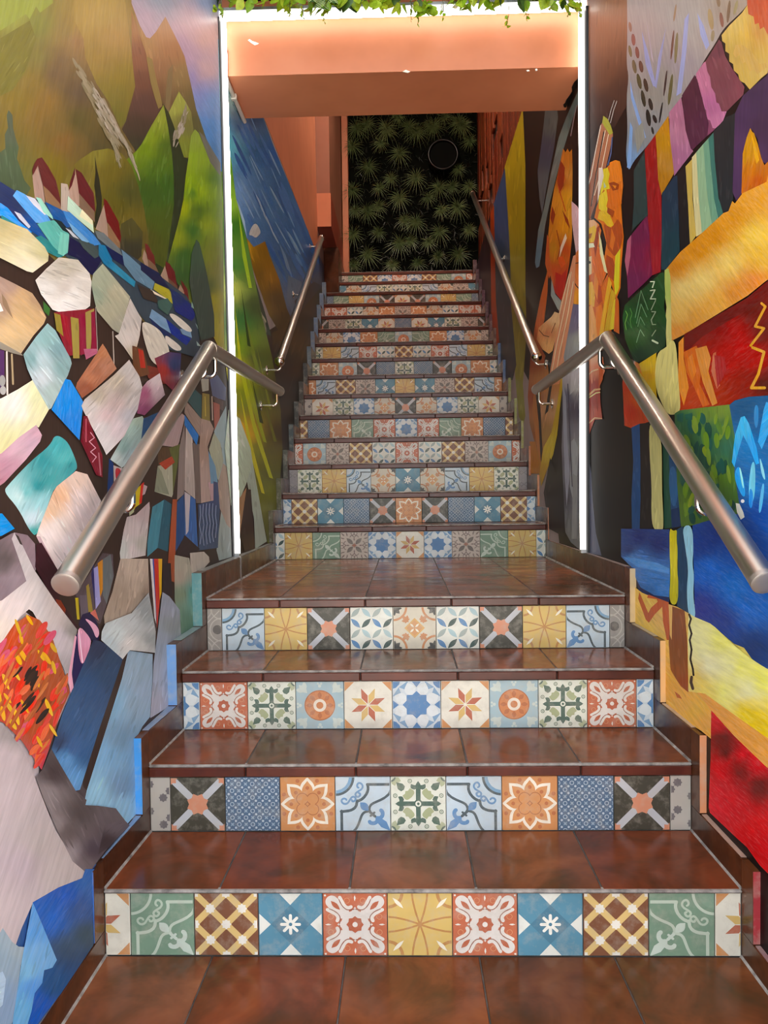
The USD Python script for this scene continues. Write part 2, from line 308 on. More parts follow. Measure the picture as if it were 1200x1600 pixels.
def D_OC():
    c = [pet(0, .5, .12, 45, .52, .52), pet(0, .42, .1, 5, .6, .62), pet(0, .42, .1, 85, .62, .6), disc(.07, .82, 0), disc(.05, .92, .07), disc(.05, .92, -.07)]
    return '#a4c2cc', [('#ccd8cf', rot4(c)), ('#bc6a2e', disc(.645, 0, 0, 10)), ('#d67f3a', disc(.6, 0, 0, 10)), ('#c06a30', rotn([pet(.28, .58, .09, 0)], 8)), ('#efe0cc', annulus(.15, .27)), ('#d67f3a', disc(.13))]
def D_BS():
    return '#cbd8e0', [('#78a4ca', rot4([Polygon([(.36, 1), (.74, .74), (.36, .6)]), Polygon([(-.36, 1), (-.74, .74), (-.36, .6)])])), ('#dbe3e6', rotn([pet(.4, 1.0, .24, 22.5)], 8)), ('#4a84bc', rot4([Polygon([(.68, 1), (1, 1), (1, .68), (.86, .72), (.72, .86)]), Polygon([(-.2, 1), (.2, 1), (0, .74)])])), ('#4a84bc', star(8, .58, .45, 0))]
def D_WP():
    sets = {'#9fb0ac': [], '#a8c8ce': [], '#4f8abf': [], '#33524e': []}
    for i in range(4):
        for j in range(4):
            up = (i+j) % 2 == 0; col = ('#9fb0ac' if up else '#a8c8ce') if j % 2 == 0 else ('#33524e' if up else '#4f8abf')
            sets[col].append(pet(-.31, .31, .115, 45 if up else -45, -.75+.5*i, .75-.5*j))
    return '#e5e6da', [(c, unary_union(g)) for c, g in sets.items()]
def D_CF():
    fl_ = [affinity.rotate(g, -45, origin=(0, 0)) for g in (pet(.38, .85, .09, 90), pet(0, .26, .07, 40, 0, .5), pet(0, .26, .07, 140, 0, .5), ln(.03, (-.12, .48), (.12, .48)))]
    corner = [arc(1, 1, .62, 180, 270, .05)]; dark = [pet(0, .44, .11, 225, 1, 1), pet(0, .42, .11, 190, 1, 1), pet(0, .42, .11, 260, 1, 1)]
    dia = Polygon([(0, .48), (.48, 0), (0, -.48), (-.48, 0)])
    return '#d6ccb6', [('#cc8448', rot4(fl_ + corner)), ('#dba648', dia), ('#d6944e', affinity.scale(dia, .8, .8)), ('#efe6d2', rot4([pet(.04, .3, .05, 45)])), ('#3e3e3c', rot4(dark))]
def D_GL():
    s1 = [(.30, .62), (.2, .74), (.08, .7), (.0, .58)]; he = curve(.03, *s1); he2 = affinity.scale(he, -1, 1, origin=(0, 0))
    p = [pet(.1, .78, .15, 45)]; s = [he, he2, pet(.34, .6, .05, 90), pet(0, .3, .06, 45, .7, .7), pet(0, .25, .05, 10, .68, .5), pet(0, .25, .05, 80, .5, .68), arc(.9, .1, .12, 60, 300, .025), arc(.1, .9, .12, 150, 390, .025), disc(.05, .9, .9), pet(-.1, .1, .04, 45, .9, .55), pet(-.1, .1, .04, 45, .55, .9)]
    return '#c8b8aa', [('#85726c', rot4(s)), ('#756a62', rot4(p)), ('#a8684e', star(4, .2, .1, 0))]
def D_GS():
    return '#b8b1a8', [('#6e686c', unary_union([star(8, .17, .13, 0, x, y) for x in (-.75, -.25, .25, .75) for y in (-.75, -.25, .25, .75) if (round(4*x)+round(4*y)) % 4 == 0] + [star(8, .17, .13, 0, x, y) for x, y in ((1, .5), (1, -.5), (-1, .5), (-1, -.5))]))]
def D_GR():
    return '#9a948e', [('#b8b2aa', rot4([arc(1, 0, .55, 90, 270, .03), arc(1, 1, .5, 180, 270, .03)])), ('#5f5a58', unary_union([disc(.22, x, 0) for x in (-.8, .8)])), ('#c0bab2', rot4([ln(.02, (.3, .3), (.9, .9))]))]
def D_GD():
    sq = Polygon([(0, .2), (.2, 0), (0, -.2), (-.2, 0)])
    return '#8f8a90', [('#6f6a72', unary_union([affinity.translate(sq.difference(affinity.scale(sq, .7, .7)), x, y) for x in (-.8, -.4, 0, .4, .8) for y in (-.5, .5)]))]
DESIGN = {'GF': lambda: ogee('#769a80', '#bfd0bc', '#b9ccb6', '#c8d8c9', '#7ea088', '#769a80', '#c8d8c9'), 'BF': lambda: ogee('#c3d7e4', '#4a5c64', '#6698c6', '#5a90c4', '#c6d4dc', '#78a8cc', '#4a5c64'), 'LT': lattice, 'TD': D_TD, 'OQ': D_OQ, 'YF': D_YF, 'SW': D_SW, 'XB': D_XB, 'BD': D_BD, 'OF': D_OF, 'GC': D_GC, 'OC': D_OC, 'BS': D_BS, 'WP': D_WP, 'CF': D_CF, 'GL': D_GL, 'GS': D_GS, 'GR': D_GR, 'GD': D_GD}
TILE_LABEL = {'GF': 'sage green tile with pale fleur and scrolls', 'BF': 'pale blue tile with dark ogee lines and blue fleur', 'LT': 'brown tile with yellow lattice and white blossoms', 'TD': 'teal tile with white flower and edge triangles', 'OQ': 'orange tile with cream four-lobed cross', 'YF': 'yellow tile with fine petal arcs', 'SW': 'cream tile with orange and yellow eight-point star', 'XB': 'dark tile with grey cross and orange star', 'BD': 'navy tile of small white dots', 'OF': 'orange tile with cream outlined flower', 'GC': 'white tile with dark green cross', 'OC': 'pale blue tile with orange disc', 'BS': 'white tile with blue eight-point star', 'WP': 'white tile of blue overlapping petals', 'CF': 'cream tile with orange fleurs and dark corners', 'GL': 'grey lace tile with four brown petals', 'GS': 'grey tile with small dark stars', 'GR': 'grey tile with dark dot', 'GD': 'grey tile with diamonds'}
_des = {}
def design(code):
    if code not in _des:
        bg, layers = DESIGN[code](); layers = [(c, g.simplify(.006)) for c, g in layers]; _des[code] = (bg, layers)
    return _des[code]
_tile = {}
def ink(c): c = lin(c); return np.minimum((.87*c + .13*(c @ [.3, .59, .11]))*.97, .85)
def tile_mesh(code, flip, w, h, x0, x1):
    """a tile w x h metres, cut to the span x0..x1 of its width (in -1..1); front face at y = 0 facing -y, centred"""
    key = (code, flip, round(w, 4), round(h, 4), round(x0, 3), round(x1, 3))
    if key in _tile: return _tile[key]
    bg, layers = design(code)
    b = bevel_box(x0*w/2, x1*w/2, 0, .009, -h/2, h/2, .0012)
    V = [np.array(b.vertices)]; Fc = [np.array(b.faces)]; C = [np.tile(ink(bg), (len(b.vertices), 1))]; n = len(b.vertices)
    e = .0016*2/w
    clip = sbox(max(x0, -1)+e, -1+e, min(x1, 1)-e, 1-e)
    for i, (c, g) in enumerate(layers):
        if flip: g = affinity.scale(g, -1, 1, origin=(0, 0))
        g = g.intersection(clip)
        for q in (getattr(g, 'geoms', None) or [g]):
            if q.geom_type != 'Polygon' or q.area < 4e-5: continue
            v, f = trimesh.creation.triangulate_polygon(q, engine='earcut')
            if not len(f): continue
            a, b2, c2 = v[f[0][0]], v[f[0][1]], v[f[0][2]]
            if np.cross(b2-a, c2-a) < 0: f = f[:, ::-1]
            V.append(np.c_[v[:, 0]*w/2, np.full(len(v), -.00012*(i+1)), v[:, 1]*h/2]); Fc.append(f + n); C.append(np.tile(ink(c), (len(v), 1))); n += len(v)
    _tile[key] = (np.vstack(V), np.vstack(Fc), np.vstack(C))
    return _tile[key]
ROWS = {1: 'SW GF LT TD OQ YF OQ TD LT gf SW', 2: 'GS XB BD OF BF GC bf OF BD XB GS', 3: 'BS OQ GC OC SW BS SW OC GC OQ BS', 4: 'GR BF YF XB WP CF WP XB YF bf GR',
        5: 'WP YF GF GL BS SW BS GL gf YF WP', 6: 'BS LT TD BD XB OF XB BD TD LT BS', 7: 'GD GC YF BF CF TD CF bf YF GC GD', 8: 'OQ OC GL LT WP OQ WP LT GL OC OQ', 9: 'LT BD OF GF OQ BS OQ gf OF BD LT',
        10: 'GS SW GC BS CF XB CF BS GC SW GS', 11: 'OF BF LT GL TD YF TD GL LT bf OF', 12: 'GC OF OC XB BD GC BD XB OC OF WP', 13: 'GC YF BF OQ WP LT WP OQ bf YF GC', 14: 'GL CF BS OF GF OC gf OF BS CF GL',
        15: 'XB GL GC TD SW BD SW TD GC GL XB', 16: 'OQ OQ WP CF OF GL OF CF WP OQ OQ', 17: 'BD GF YF OC XB SW XB OC YF gf BD', 18: 'TD CF BF GC WP GC bf CF GL TD', 19: 'GL GF LT BS OQ BS LT gf OC OQ'}

# ---------------------------------------------------------------- staircase
st = thing('staircase', 'straight tiled staircase with patterned risers and brown treads rising to the back', 'staircase', kind='structure')
JO = {1: (342, 546, 744, 942), 2: (384, 556, 730, 907), 3: (411, 563, 715, 870), 4: (437, 570.5, 705, 841.5)}
rnd = random.Random(4)
for k in range(1, NSTEP+1):
    y, z, zb, xl, xr = YK(k), ZK(k), ZK(k-1), XLk(k), XRk(k)
    yb = YK(k+1) if k < NSTEP else Y_BACK - .004
    body = box(xl-.018, xr+.016, y+.003, yb+.003, zb-.10, z-.0025)
    step = obj('landing' if k == 4 else 'step', body, 'grout_dark', st, label='wide tiled landing between the two flights' if k == 4 else None)
    # riser tiles
    codes = ROWS[k].split(); nf = len(codes)-2
    pitch = .150 if k <= 4 else (.155 if k <= 17 else .160)
    h = z - .036 - zb if k > 1 else z - .0088
    g = .0009; mid = (xl+xr)/2; start = mid - nf*pitch/2
    for i, c in enumerate(codes):
        code, flip = c.upper(), c.islower()
        if i == 0: a, b = xl+.001, start-g; cx = start - pitch/2
        elif i == nf+1: a, b = start+nf*pitch+g, xr-.001; cx = start + (nf+.5)*pitch
        else: a, b = start+(i-1)*pitch+g, start+i*pitch-g; cx = start+(i-.5)*pitch
        w = pitch-2*g
        if b - a < .008: continue
        V, F_, C_ = tile_mesh(code, flip, w, h-.0016, max(-1, 2*(a-cx)/w), min(1, 2*(b-cx)/w))
        dy = rnd.uniform(-.0004, .0004)
        colmesh('riser_tile', V + np.array([cx, y+dy, zb + h/2 + .0002]), F_, C_, 'printed_tile', step, label=TILE_LABEL[code])
    obj('edge_grout', bevel_box(xl, xr, y-.0075, y+.012, z-.0082, z-.0008, .003), 'grout', step)
    # tread and nosing tiles
    if k in JO:
        py = {1: 1391, 2: 1192, 3: 1046, 4: 933}[k]; xs = [xl] + [px_to_x(p, py, y) for p in JO[k]] + [xr]
    else:
        o = rnd.uniform(-.06, .06); xs = [xl] + [mid + o + .3*(j-1.5) for j in range(4)] + [xr]
    rows = [y+.001, yb] if k != 4 else [y+.001] + [y + .3202*j for j in range(1, 5)] + [yb]
    for r in range(len(rows)-1):
        for j in range(5):
            a = xs[j] + (.0022 if j else 0); b = xs[j+1] - (.0022 if j < 4 else 0)
            y0 = rows[r] + (.0016 if r else 0); y1 = rows[r+1] - (.0016 if r < len(rows)-2 else .001)
            dz = rnd.uniform(-.0004, .0004)
            obj('tread_tile', bevel_box(a, b, y0, y1, z-.011, z+dz, .0014), 'terracotta', step)
    if k > 1:
        for j in range(5):
            a = xs[j] + (.0014 if j else 0); b = xs[j+1] - (.0014 if j < 4 else 0)
            obj('nosing_tile', bevel_box(a, b, y-.007, y+.01, z-.0345, z-.0078, .003), 'terracotta_nosing', step)

# ---------------------------------------------------------------- stepped skirting tiles on both walls
HS = {0: .060, 1: .068, 2: .090, 3: .094, 4: .095}
EDGE = {-1: ['#3c6ab4', '#3f9ae6', '#6f9fd8', '#5a9298', '#4a4426', '#42421f', '#3c4034', '#34444a', '#30302c', '#342c24', '#38383a', '#5f7284', '#6a82a0', '#6a86ac', '#66809c', '#6a80a0', '#6c8098', '#70422c', '#70422c'],
        1: ['#b4303c', '#dc9468', '#e4b478', '#cfb488', '#b87858', '#b87850', '#a8643c', '#8c8c48', '#8a8e44', '#848a42', '#4a6690', '#48648e', '#5a4038', '#5a3a48', '#54384c', '#54384c', '#4c3444', '#4c3444', '#4c3444']}
for side, nm in ((-1, 'left'), (1, 'right')):
    bb = thing('baseboard_' + nm, None, None, kind='structure')
    XF = (lambda k: XLk(k)) if side < 0 else (lambda k: XRk(k))
    XW = (lambda yy, zz: XL(yy, zz) - .004) if side < 0 else (lambda yy, zz: XR(yy, zz) + .004)
    def prism(y0, y1, z0, z1, xf0, xf1):
        return hull8([(XW(y0, z0), y0, z0), (xf0, y0, z0), (XW(y0, z1), y0, z1), (xf0, y0, z1)], [(XW(y1, z0), y1, z0), (xf1, y1, z0), (XW(y1, z1), y1, z1), (xf1, y1, z1)])
    for k in range(0, NSTEP):
        hs = HS.get(k, .088); zt = ZK(k)
        if k >= 17 and side < 0: continue
        y0 = YK(k) if k else WALL_Y0+.005; y1 = YK(k+1)
        x0, x1 = XF(k), (XF(k+1) if not (k == 17 and side < 0) else XF(k))
        n = 3 if k == 0 else (5 if k == 4 else 1)
        for i in range(n):
            a, b = y0 + (y1-y0)*i/n, y0 + (y1-y0)*(i+1)/n
            f = lambda yy: x0 + (x1-x0)*(yy-y0)/(y1-y0)
            obj('skirting_tile', prism(a+(.0012 if i or k else 0), b-.0008, zt+.0005, zt+hs, f(a), f(b)), 'skirting', bb)
        # upright piece in front of the next riser
        hn = HS.get(k+1, .088); zn = ZK(k+1)
        ya = y1 - (.058 if k < 4 else .062)
        obj('skirting_tile', prism(ya, y1-.0008 if k < NSTEP-1 else y1, zt+hs+.0016, zn+hn, x1, x1), 'skirting', bb)
        # grout fillet along the tread and paint carried round the tile edges
        ec = EDGE[side][k]; e = lin(ec)
        m = prism(ya-.0016, ya-.0002, zt+hs+.004, zn+hn, x1 - side*(-.0005), x1 - side*(-.0005))
        colmesh('painted_edge', np.array(m.vertices), np.array(m.faces), np.tile(e, (len(m.vertices), 1)), 'printed_tile', bb)
        m = prism(y0 + (.01 if k else 0), ya-.002, zt+hs+.0002, zt+hs+.0014, x0 + side*.004, x1 + side*.004)
        ec2 = lin('#8a8c90')*.6 + e*.4
        colmesh('painted_edge', np.array(m.vertices), np.array(m.faces), np.tile(ec2, (len(m.vertices), 1)), 'printed_tile', bb)
        hh = hull8([(x0, y0, zt-.002), (x0-side*.006, y0, zt-.002), (x0, y0, zt+.005), (x0, y0, zt-.001)], [(x1, y1, zt-.002), (x1-side*.006, y1, zt-.002), (x1, y1, zt+.005), (x1, y1, zt-.001)])
        obj('grout_line', hh, 'grout', bb)

# ---------------------------------------------------------------- walls
def slab(X, thick, y0, y1, z0, z1, z0b=None, z1b=None):
    z0b = z0 if z0b is None else z0b; z1b = z1 if z1b is None else z1b
    s = -1 if X(0, 0) < 0 else 1
    return hull8([(X(y0, z), y0, z) for z in (z0, z1)] + [(X(y0, z)+s*thick, y0, z) for z in (z0, z1)], [(X(y1, z), y1, z) for z in (z0b, z1b)] + [(X(y1, z)+s*thick, y1, z) for z in (z0b, z1b)])
wl = thing('wall_left', 'left stair wall with a painted mural of open books, houses and green mountains', None, kind='structure')
wr = thing('wall_right', 'right stair wall with a painted mural of a guitarist and striped woven cloths', None, kind='structure')
obj('plaster', slab(XL, .22, WALL_Y0, 7.5, -.15, 3.62), 'plaster_side', wl)
obj('plaster', slab(XR, .22, WALL_Y0, 7.5, -.15, 3.50), 'plaster_side', wr)
ZD = lambda y: 3.098 + .0455*y
XLc = lambda y, z: XL(y, z) + .0012
obj('coral_plaster', slab(XLc, .10, 1.98, 5.70, ZD(1.98), 5.85, ZD(5.70), 5.85), 'coral', wl)
XLd = lambda y, z: -.700
obj('upper_wall', box(-.98, -.700, 5.72, 7.40, 3.96, 5.85), 'coral_brown', wl)
obj('ledge', bevel_box(-.90, -.690, 5.70, 7.32, 3.645, 3.962, .003), 'coral_red', wl)
obj('ledge_face', box(-.825, -.690, 5.694, 5.6995, 3.645, 3.962), 'coral', wl)
obj('kerb', box(-.90, -.676, YK(18)-.06, 7.32, 3.05, 3.6448), 'skirting', wl)
uw = thing('wall_upper', 'dark upper-floor wall behind the slatted wood', None, kind='structure')
obj('plaster', box(.93, 1.15, 2.05, 7.45, 3.51, 5.85), 'wood_dark', uw)
bk = thing('wall_back', 'dark wall behind the plants at the head of the stairs', None, kind='structure')
obj('plaster', box(-1.1, .925, 7.37, 7.5, 3.2, 5.85), 'concrete_dark', bk)
obj('coral_strip', bevel_box(-.690, -.622, 7.20, 7.36, 3.60, 5.85, .002), 'coral', bk)
ce = thing('ceiling', 'ceiling over the upper flight', None, kind='structure')
obj('slab', box(-1.1, 1.2, 1.90, 7.5, 5.85, 5.95), 'ceiling_paint', ce)
bm = thing('ceiling_beam', 'coral painted beam across the stairs behind the light strips', None, kind='structure')
YB0, YB1, ZB = 1.60, 1.975, 2.884
def beam_hull(y0, y1, z0, z1, ins=0.0):
    return hull8([(XL(y0, z)+ins, y0, z) for z in (z0, z1)] + [(XR(y0, z)-ins, y0, z) for z in (z0, z1)], [(XL(y1, z)+ins, y1, z) for z in (z0, z1)] + [(XR(y1, z)-ins, y1, z) for z in (z0, z1)])
obj('beam', beam_hull(YB0, YB1, ZB, 3.6, .0), 'coral', bm)
wf = thing('wall_front', 'outer wall of the building above the portal', None, kind='structure')
obj('plaster', box(-5, 5, YB0+.02, YB1, 3.63, 6.6), 'coral', wf)
def on_y(px, py, y):
    d = ray(px, py); return _C + (y-_C[1])/d[1]*d
def on_z(px, py, z):
    d = ray(px, py); return _C + (z-_C[2])/d[2]*d
def flat(pts3, n, t):
    """thin plate from an outline lying on a plane; t metres thick towards n"""
    p = np.array(pts3); n = np.array(n, float); k = len(p)
    o = p.mean(0); ax = np.argmax(np.abs(n)); keep = [i for i in range(3) if i != ax]
    v2, f = trimesh.creation.triangulate_polygon(Polygon(p[:, keep]), engine='earcut')
    v3 = np.zeros((len(v2), 3)); v3[:, keep] = v2; v3[:, ax] = o[ax]
    m = trimesh.Trimesh(np.vstack([v3 - n*.002, v3+n*t]), np.vstack([f, f[:, ::-1]+len(v3)]), process=False)
    return trimesh.convex.convex_hull(m) if k <= 4 else m
sp = [(905, 113), (903, 122), (897, 128), (893, 136), (894, 142), (889, 150), (885, 155), (883, 160), (880, 163), (881, 167), (884, 168), (886, 164), (885, 171), (883, 177), (912, 190), (912, 113)]
obj('black_paint_edge', flat([on_z(*q, ZB) for q in sp], (0, 0, -1), .0012), 'black_paint', bm, label='ragged black paint on the right end of the beam underside')
for outline in ([(387, 63), (390, 61), (394, 64), (400, 66), (405, 68), (402, 70), (398, 71), (393, 68)], [(629, 112), (634, 109), (641, 112), (637, 114)], [(822, 110), (826, 109), (828, 111), (824, 112)], [(836, 108), (839, 107), (840, 110), (837, 111)]):
    obj('chipped_patch', flat([on_y(*q, YB0) for q in outline], (0, -1, 0), .001), 'white_filler', bm, label='small white chip in the coral paint')

# cable trunking in the left corner of the beam
tr = thing('cable_trunking', 'thin pale cable trunking along the left end of the coral beam', 'cable cover')
xw = XL(1.75, 2.9)
obj('rail', tube([(xw+.012, 1.588, 3.0), (xw+.012, 1.588, 2.90), (xw+.012, 1.588, 2.873), (xw+.013, 1.985, 2.873)], .010, 8), 'trunking', tr)
obj('clip', bevel_box(xw, xw+.026, 1.74, 1.76, 2.858, 2.8838, .002), 'trunking', tr)

# ---------------------------------------------------------------- the murals: painted outlines (as seen from the photograph's viewpoint, cast onto the wall planes)
SAT = 1.06      # pigments as mixed, before the wall's sheen pales them
def parse_pts(s):
    P = np.array([[float(v) for v in q.split(',')] for q in s.split()])
    for p in P:      # outlines that run out of the picture go on, level, to the wall's street edge and its top
        k = 1170.0/(630-p[0]) if p[0] < -100 else (1250.0/(p[0]-630) if p[0] > 1300 else 1.0)
        p[:] = (630 + (p[0]-630)*k, 750 + (p[1]-750)*k)
        top = 750 - 3.10*abs(p[0]-630)
        if p[1] < -50 and top < p[1]: p[1] = top
    return P
def paint(wall, pl, text, name, label):
    polys = []; gain = 1.0
    for raw in text.strip().splitlines():
        raw = raw.strip()
        if not raw or raw[0] == '#': continue
        if raw[0] == '!': gain = float(raw.split()[1]); continue
        fs = [x.strip() for x in raw.split('|')]
        head, ctrl = fs[0], fs[1]; opt = fs[2].split() if len(fs) > 2 else []
        ang = float(opt[0]) if opt else None; amp = float(opt[1]) if len(opt) > 1 else 1.0
        if head[0] == 'E':
            v = [float(x) for x in head[1:].split()]
            t = np.linspace(0, 2*np.pi, 13)[:-1]; x, y = v[2]*np.cos(t), v[3]*np.sin(t); a = math.radians(v[4] if len(v) > 4 else 0)
            p = np.c_[v[0]+x*math.cos(a)-y*math.sin(a), v[1]+x*math.sin(a)+y*math.cos(a)]; g = Polygon(p)
        elif head[0] == 'L':
            h, rest = head[1:].split(None, 1); g = LineString(parse_pts(rest)).buffer(float(h)/2, 2, cap_style=1)
        else:
            sm = head[0] == '~'; p = parse_pts(head[1:] if sm else head)
            if sm:
                for _ in range(2):
                    q = np.roll(p, -1, 0); p = np.stack([.75*p+.25*q, .25*p+.75*q], 1).reshape(-1, 2)
            g = Polygon(p)
        if not g.is_valid: g = g.buffer(0)
        cs = []
        def tone(c):
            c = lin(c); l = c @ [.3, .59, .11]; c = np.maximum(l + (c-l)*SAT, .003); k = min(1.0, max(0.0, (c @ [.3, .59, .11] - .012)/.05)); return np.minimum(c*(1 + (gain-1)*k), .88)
        for c in ctrl.split():
            a = c.split(',')
            cs.append((float(a[0]), float(a[1]), *tone(a[2])) if len(a) == 3 else (0.0, 0.0, *tone(c)))
        for q in (getattr(g, 'geoms', None) or [g]):
            if q.geom_type == 'Polygon' and q.area > 1: polys.append((q, np.array(cs), ang, amp))
    rb = np.random.RandomState(11); extra = []
    for g, cs, ang, amp in polys:
        extra.append((g, cs, ang, amp))
        if g.area < 350 or g.area > 60000: continue
        if ang is None:
            r = np.array(g.minimum_rotated_rectangle.exterior.coords); e = np.diff(r, axis=0)[:2]; e = e[np.argmax(np.hypot(e[:, 0], e[:, 1]))]; a0 = math.atan2(e[1], e[0])
        else: a0 = math.radians(ang)
        x0, y0, x1, y1 = g.bounds; n = int(min(60, g.area/170.0)); gi = g.buffer(-1.2)
        for _ in range(n):
            x, y = rb.uniform(x0, x1), rb.uniform(y0, y1); q = rb.uniform(size=6)
            if gi.is_empty or not contains_xy(gi, x, y): continue
            a = a0 + (q[0]-.5)*.35; Ls = (10 + 26*q[1])*min(1, math.sqrt(g.area)/60); ws = (1.0 + 2.6*q[2])*min(1, math.sqrt(g.area)/50)
            d_, o_ = np.array([math.cos(a), math.sin(a)]), np.array([-math.sin(a), math.cos(a)])
            c0 = np.array([x, y]); bend = (q[3]-.5)*.3*Ls
            pts = [c0 - d_*Ls*.5, c0 - d_*Ls*.2 + o_*(ws*.5+bend*.2), c0 + d_*Ls*.25 + o_*(ws*.5+bend*.2), c0 + d_*Ls*.5, c0 + d_*Ls*.2 - o_*(ws*.5-bend*.2), c0 - d_*Ls*.25 - o_*(ws*.5-bend*.2)]
            sg = Polygon(pts).buffer(0).intersection(gi)
            if sg.geom_type != 'Polygon' or sg.area < 2: continue
            w = (((cs[:, :2]-c0)**2).sum(1)+9.0)**-1.5 if len(cs) > 1 else np.ones(1); w /= w.sum(); cc = w @ cs[:, 2:]
            k = (.84 if q[4] < .5 else 1.17) + (q[5]-.5)*.10
            extra.append((sg, np.r_[0.0, 0.0, np.minimum(cc*k + (.012 if k > 1 else 0), .9)][None], math.degrees(a), 1.0))
    polys = extra
    tree = STRtree([p[0] for p in polys]); lev = np.zeros(len(polys), int)
    for i, p in enumerate(polys):
        for j in tree.query(p[0], 'intersects'):
            if j < i: lev[i] = max(lev[i], lev[j]+1)
    nrm = pl[0]/np.linalg.norm(pl[0]); nrm = nrm if nrm @ (_C - on_plane(pl, [[300, 600]])[0]) > 0 else -nrm
    V, Fc, C, S = [], [], [], []; n = 0; rs = np.random.RandomState(7)
    for (g, cs, ang, amp), lv in zip(polys, lev):
        if len(cs) > 1:
            A = g.area; h = min(14, max(4, math.sqrt(A)/14))
            b = g.exterior; m = max(8, int(b.length/h)); bd = []
            co = np.array(b.coords)
            for a0, a1 in zip(co[:-1], co[1:]):
                k = max(1, int(np.hypot(*(a1-a0))/h)); bd += [a0+(a1-a0)*t/k for t in range(k)]
            bd = np.array(bd); x0, y0, x1, y1 = g.bounds
            gx, gy = np.meshgrid(np.arange(x0, x1, h), np.arange(y0, y1, h)); gp = np.c_[gx.ravel(), gy.ravel()] + rs.uniform(-.2, .2, (gx.size, 2))*h
            inner = g.buffer(-.45*h)
            if not inner.is_empty: gp = gp[contains_xy(inner, gp[:, 0], gp[:, 1])]
            else: gp = gp[:0]
            P = np.vstack([bd, gp]); T = Delaunay(P).simplices; cen = P[T].mean(1); T = T[contains_xy(g, cen[:, 0], cen[:, 1])]
            d2 = ((P[:, None, :] - cs[None, :, :2])**2).sum(2) + 9.0; w = d2**-1.5; w /= w.sum(1)[:, None]
            col = w @ cs[:, 2:]; base = col
        else:
            v, T = trimesh.creation.triangulate_polygon(g, engine='earcut'); P = np.array(v); T = np.array(T)
            col = np.tile(cs[0, 2:], (len(P), 1))
        u, inv = np.unique(T, return_inverse=True); P = P[u]; col = col[u]; T = inv.reshape(-1, 3)
        W = on_plane(pl, P) + nrm*(.0004 + .00009*lv)
        e1, e2 = W[T[0, 1]]-W[T[0, 0]], W[T[0, 2]]-W[T[0, 0]]
        nn = np.cross(W[T[:, 1]]-W[T[:, 0]], W[T[:, 2]]-W[T[:, 0]]) @ nrm
        T = np.where((nn < 0)[:, None], T[:, ::-1], T)
        # brush direction: long axis of the shape unless given (degrees in the picture)
        if ang is None:
            r = np.array(g.minimum_rotated_rectangle.exterior.coords); e = np.diff(r, axis=0)[:2]; e = e[np.argmax(np.hypot(e[:, 0], e[:, 1]))]; a = math.atan2(e[1], e[0])
        else: a = math.radians(ang)
        c0 = np.array(g.centroid.coords[0]); ee = on_plane(pl, [c0, c0+np.array([math.cos(a), math.sin(a)])*6]); d = ee[1]-ee[0]; d /= np.linalg.norm(d); o = np.cross(nrm, d)
        S.append(np.c_[(W @ d)*10.0, (W @ o)*75.0, np.full(len(W), rs.uniform(0, 50))]); V.append(W); Fc.append(T+n); C.append(col); n += len(W)
    return colmesh(name, np.vstack(V), np.vstack(Fc), np.vstack(C), 'mural_paint', wall, np.vstack(S), label=label)

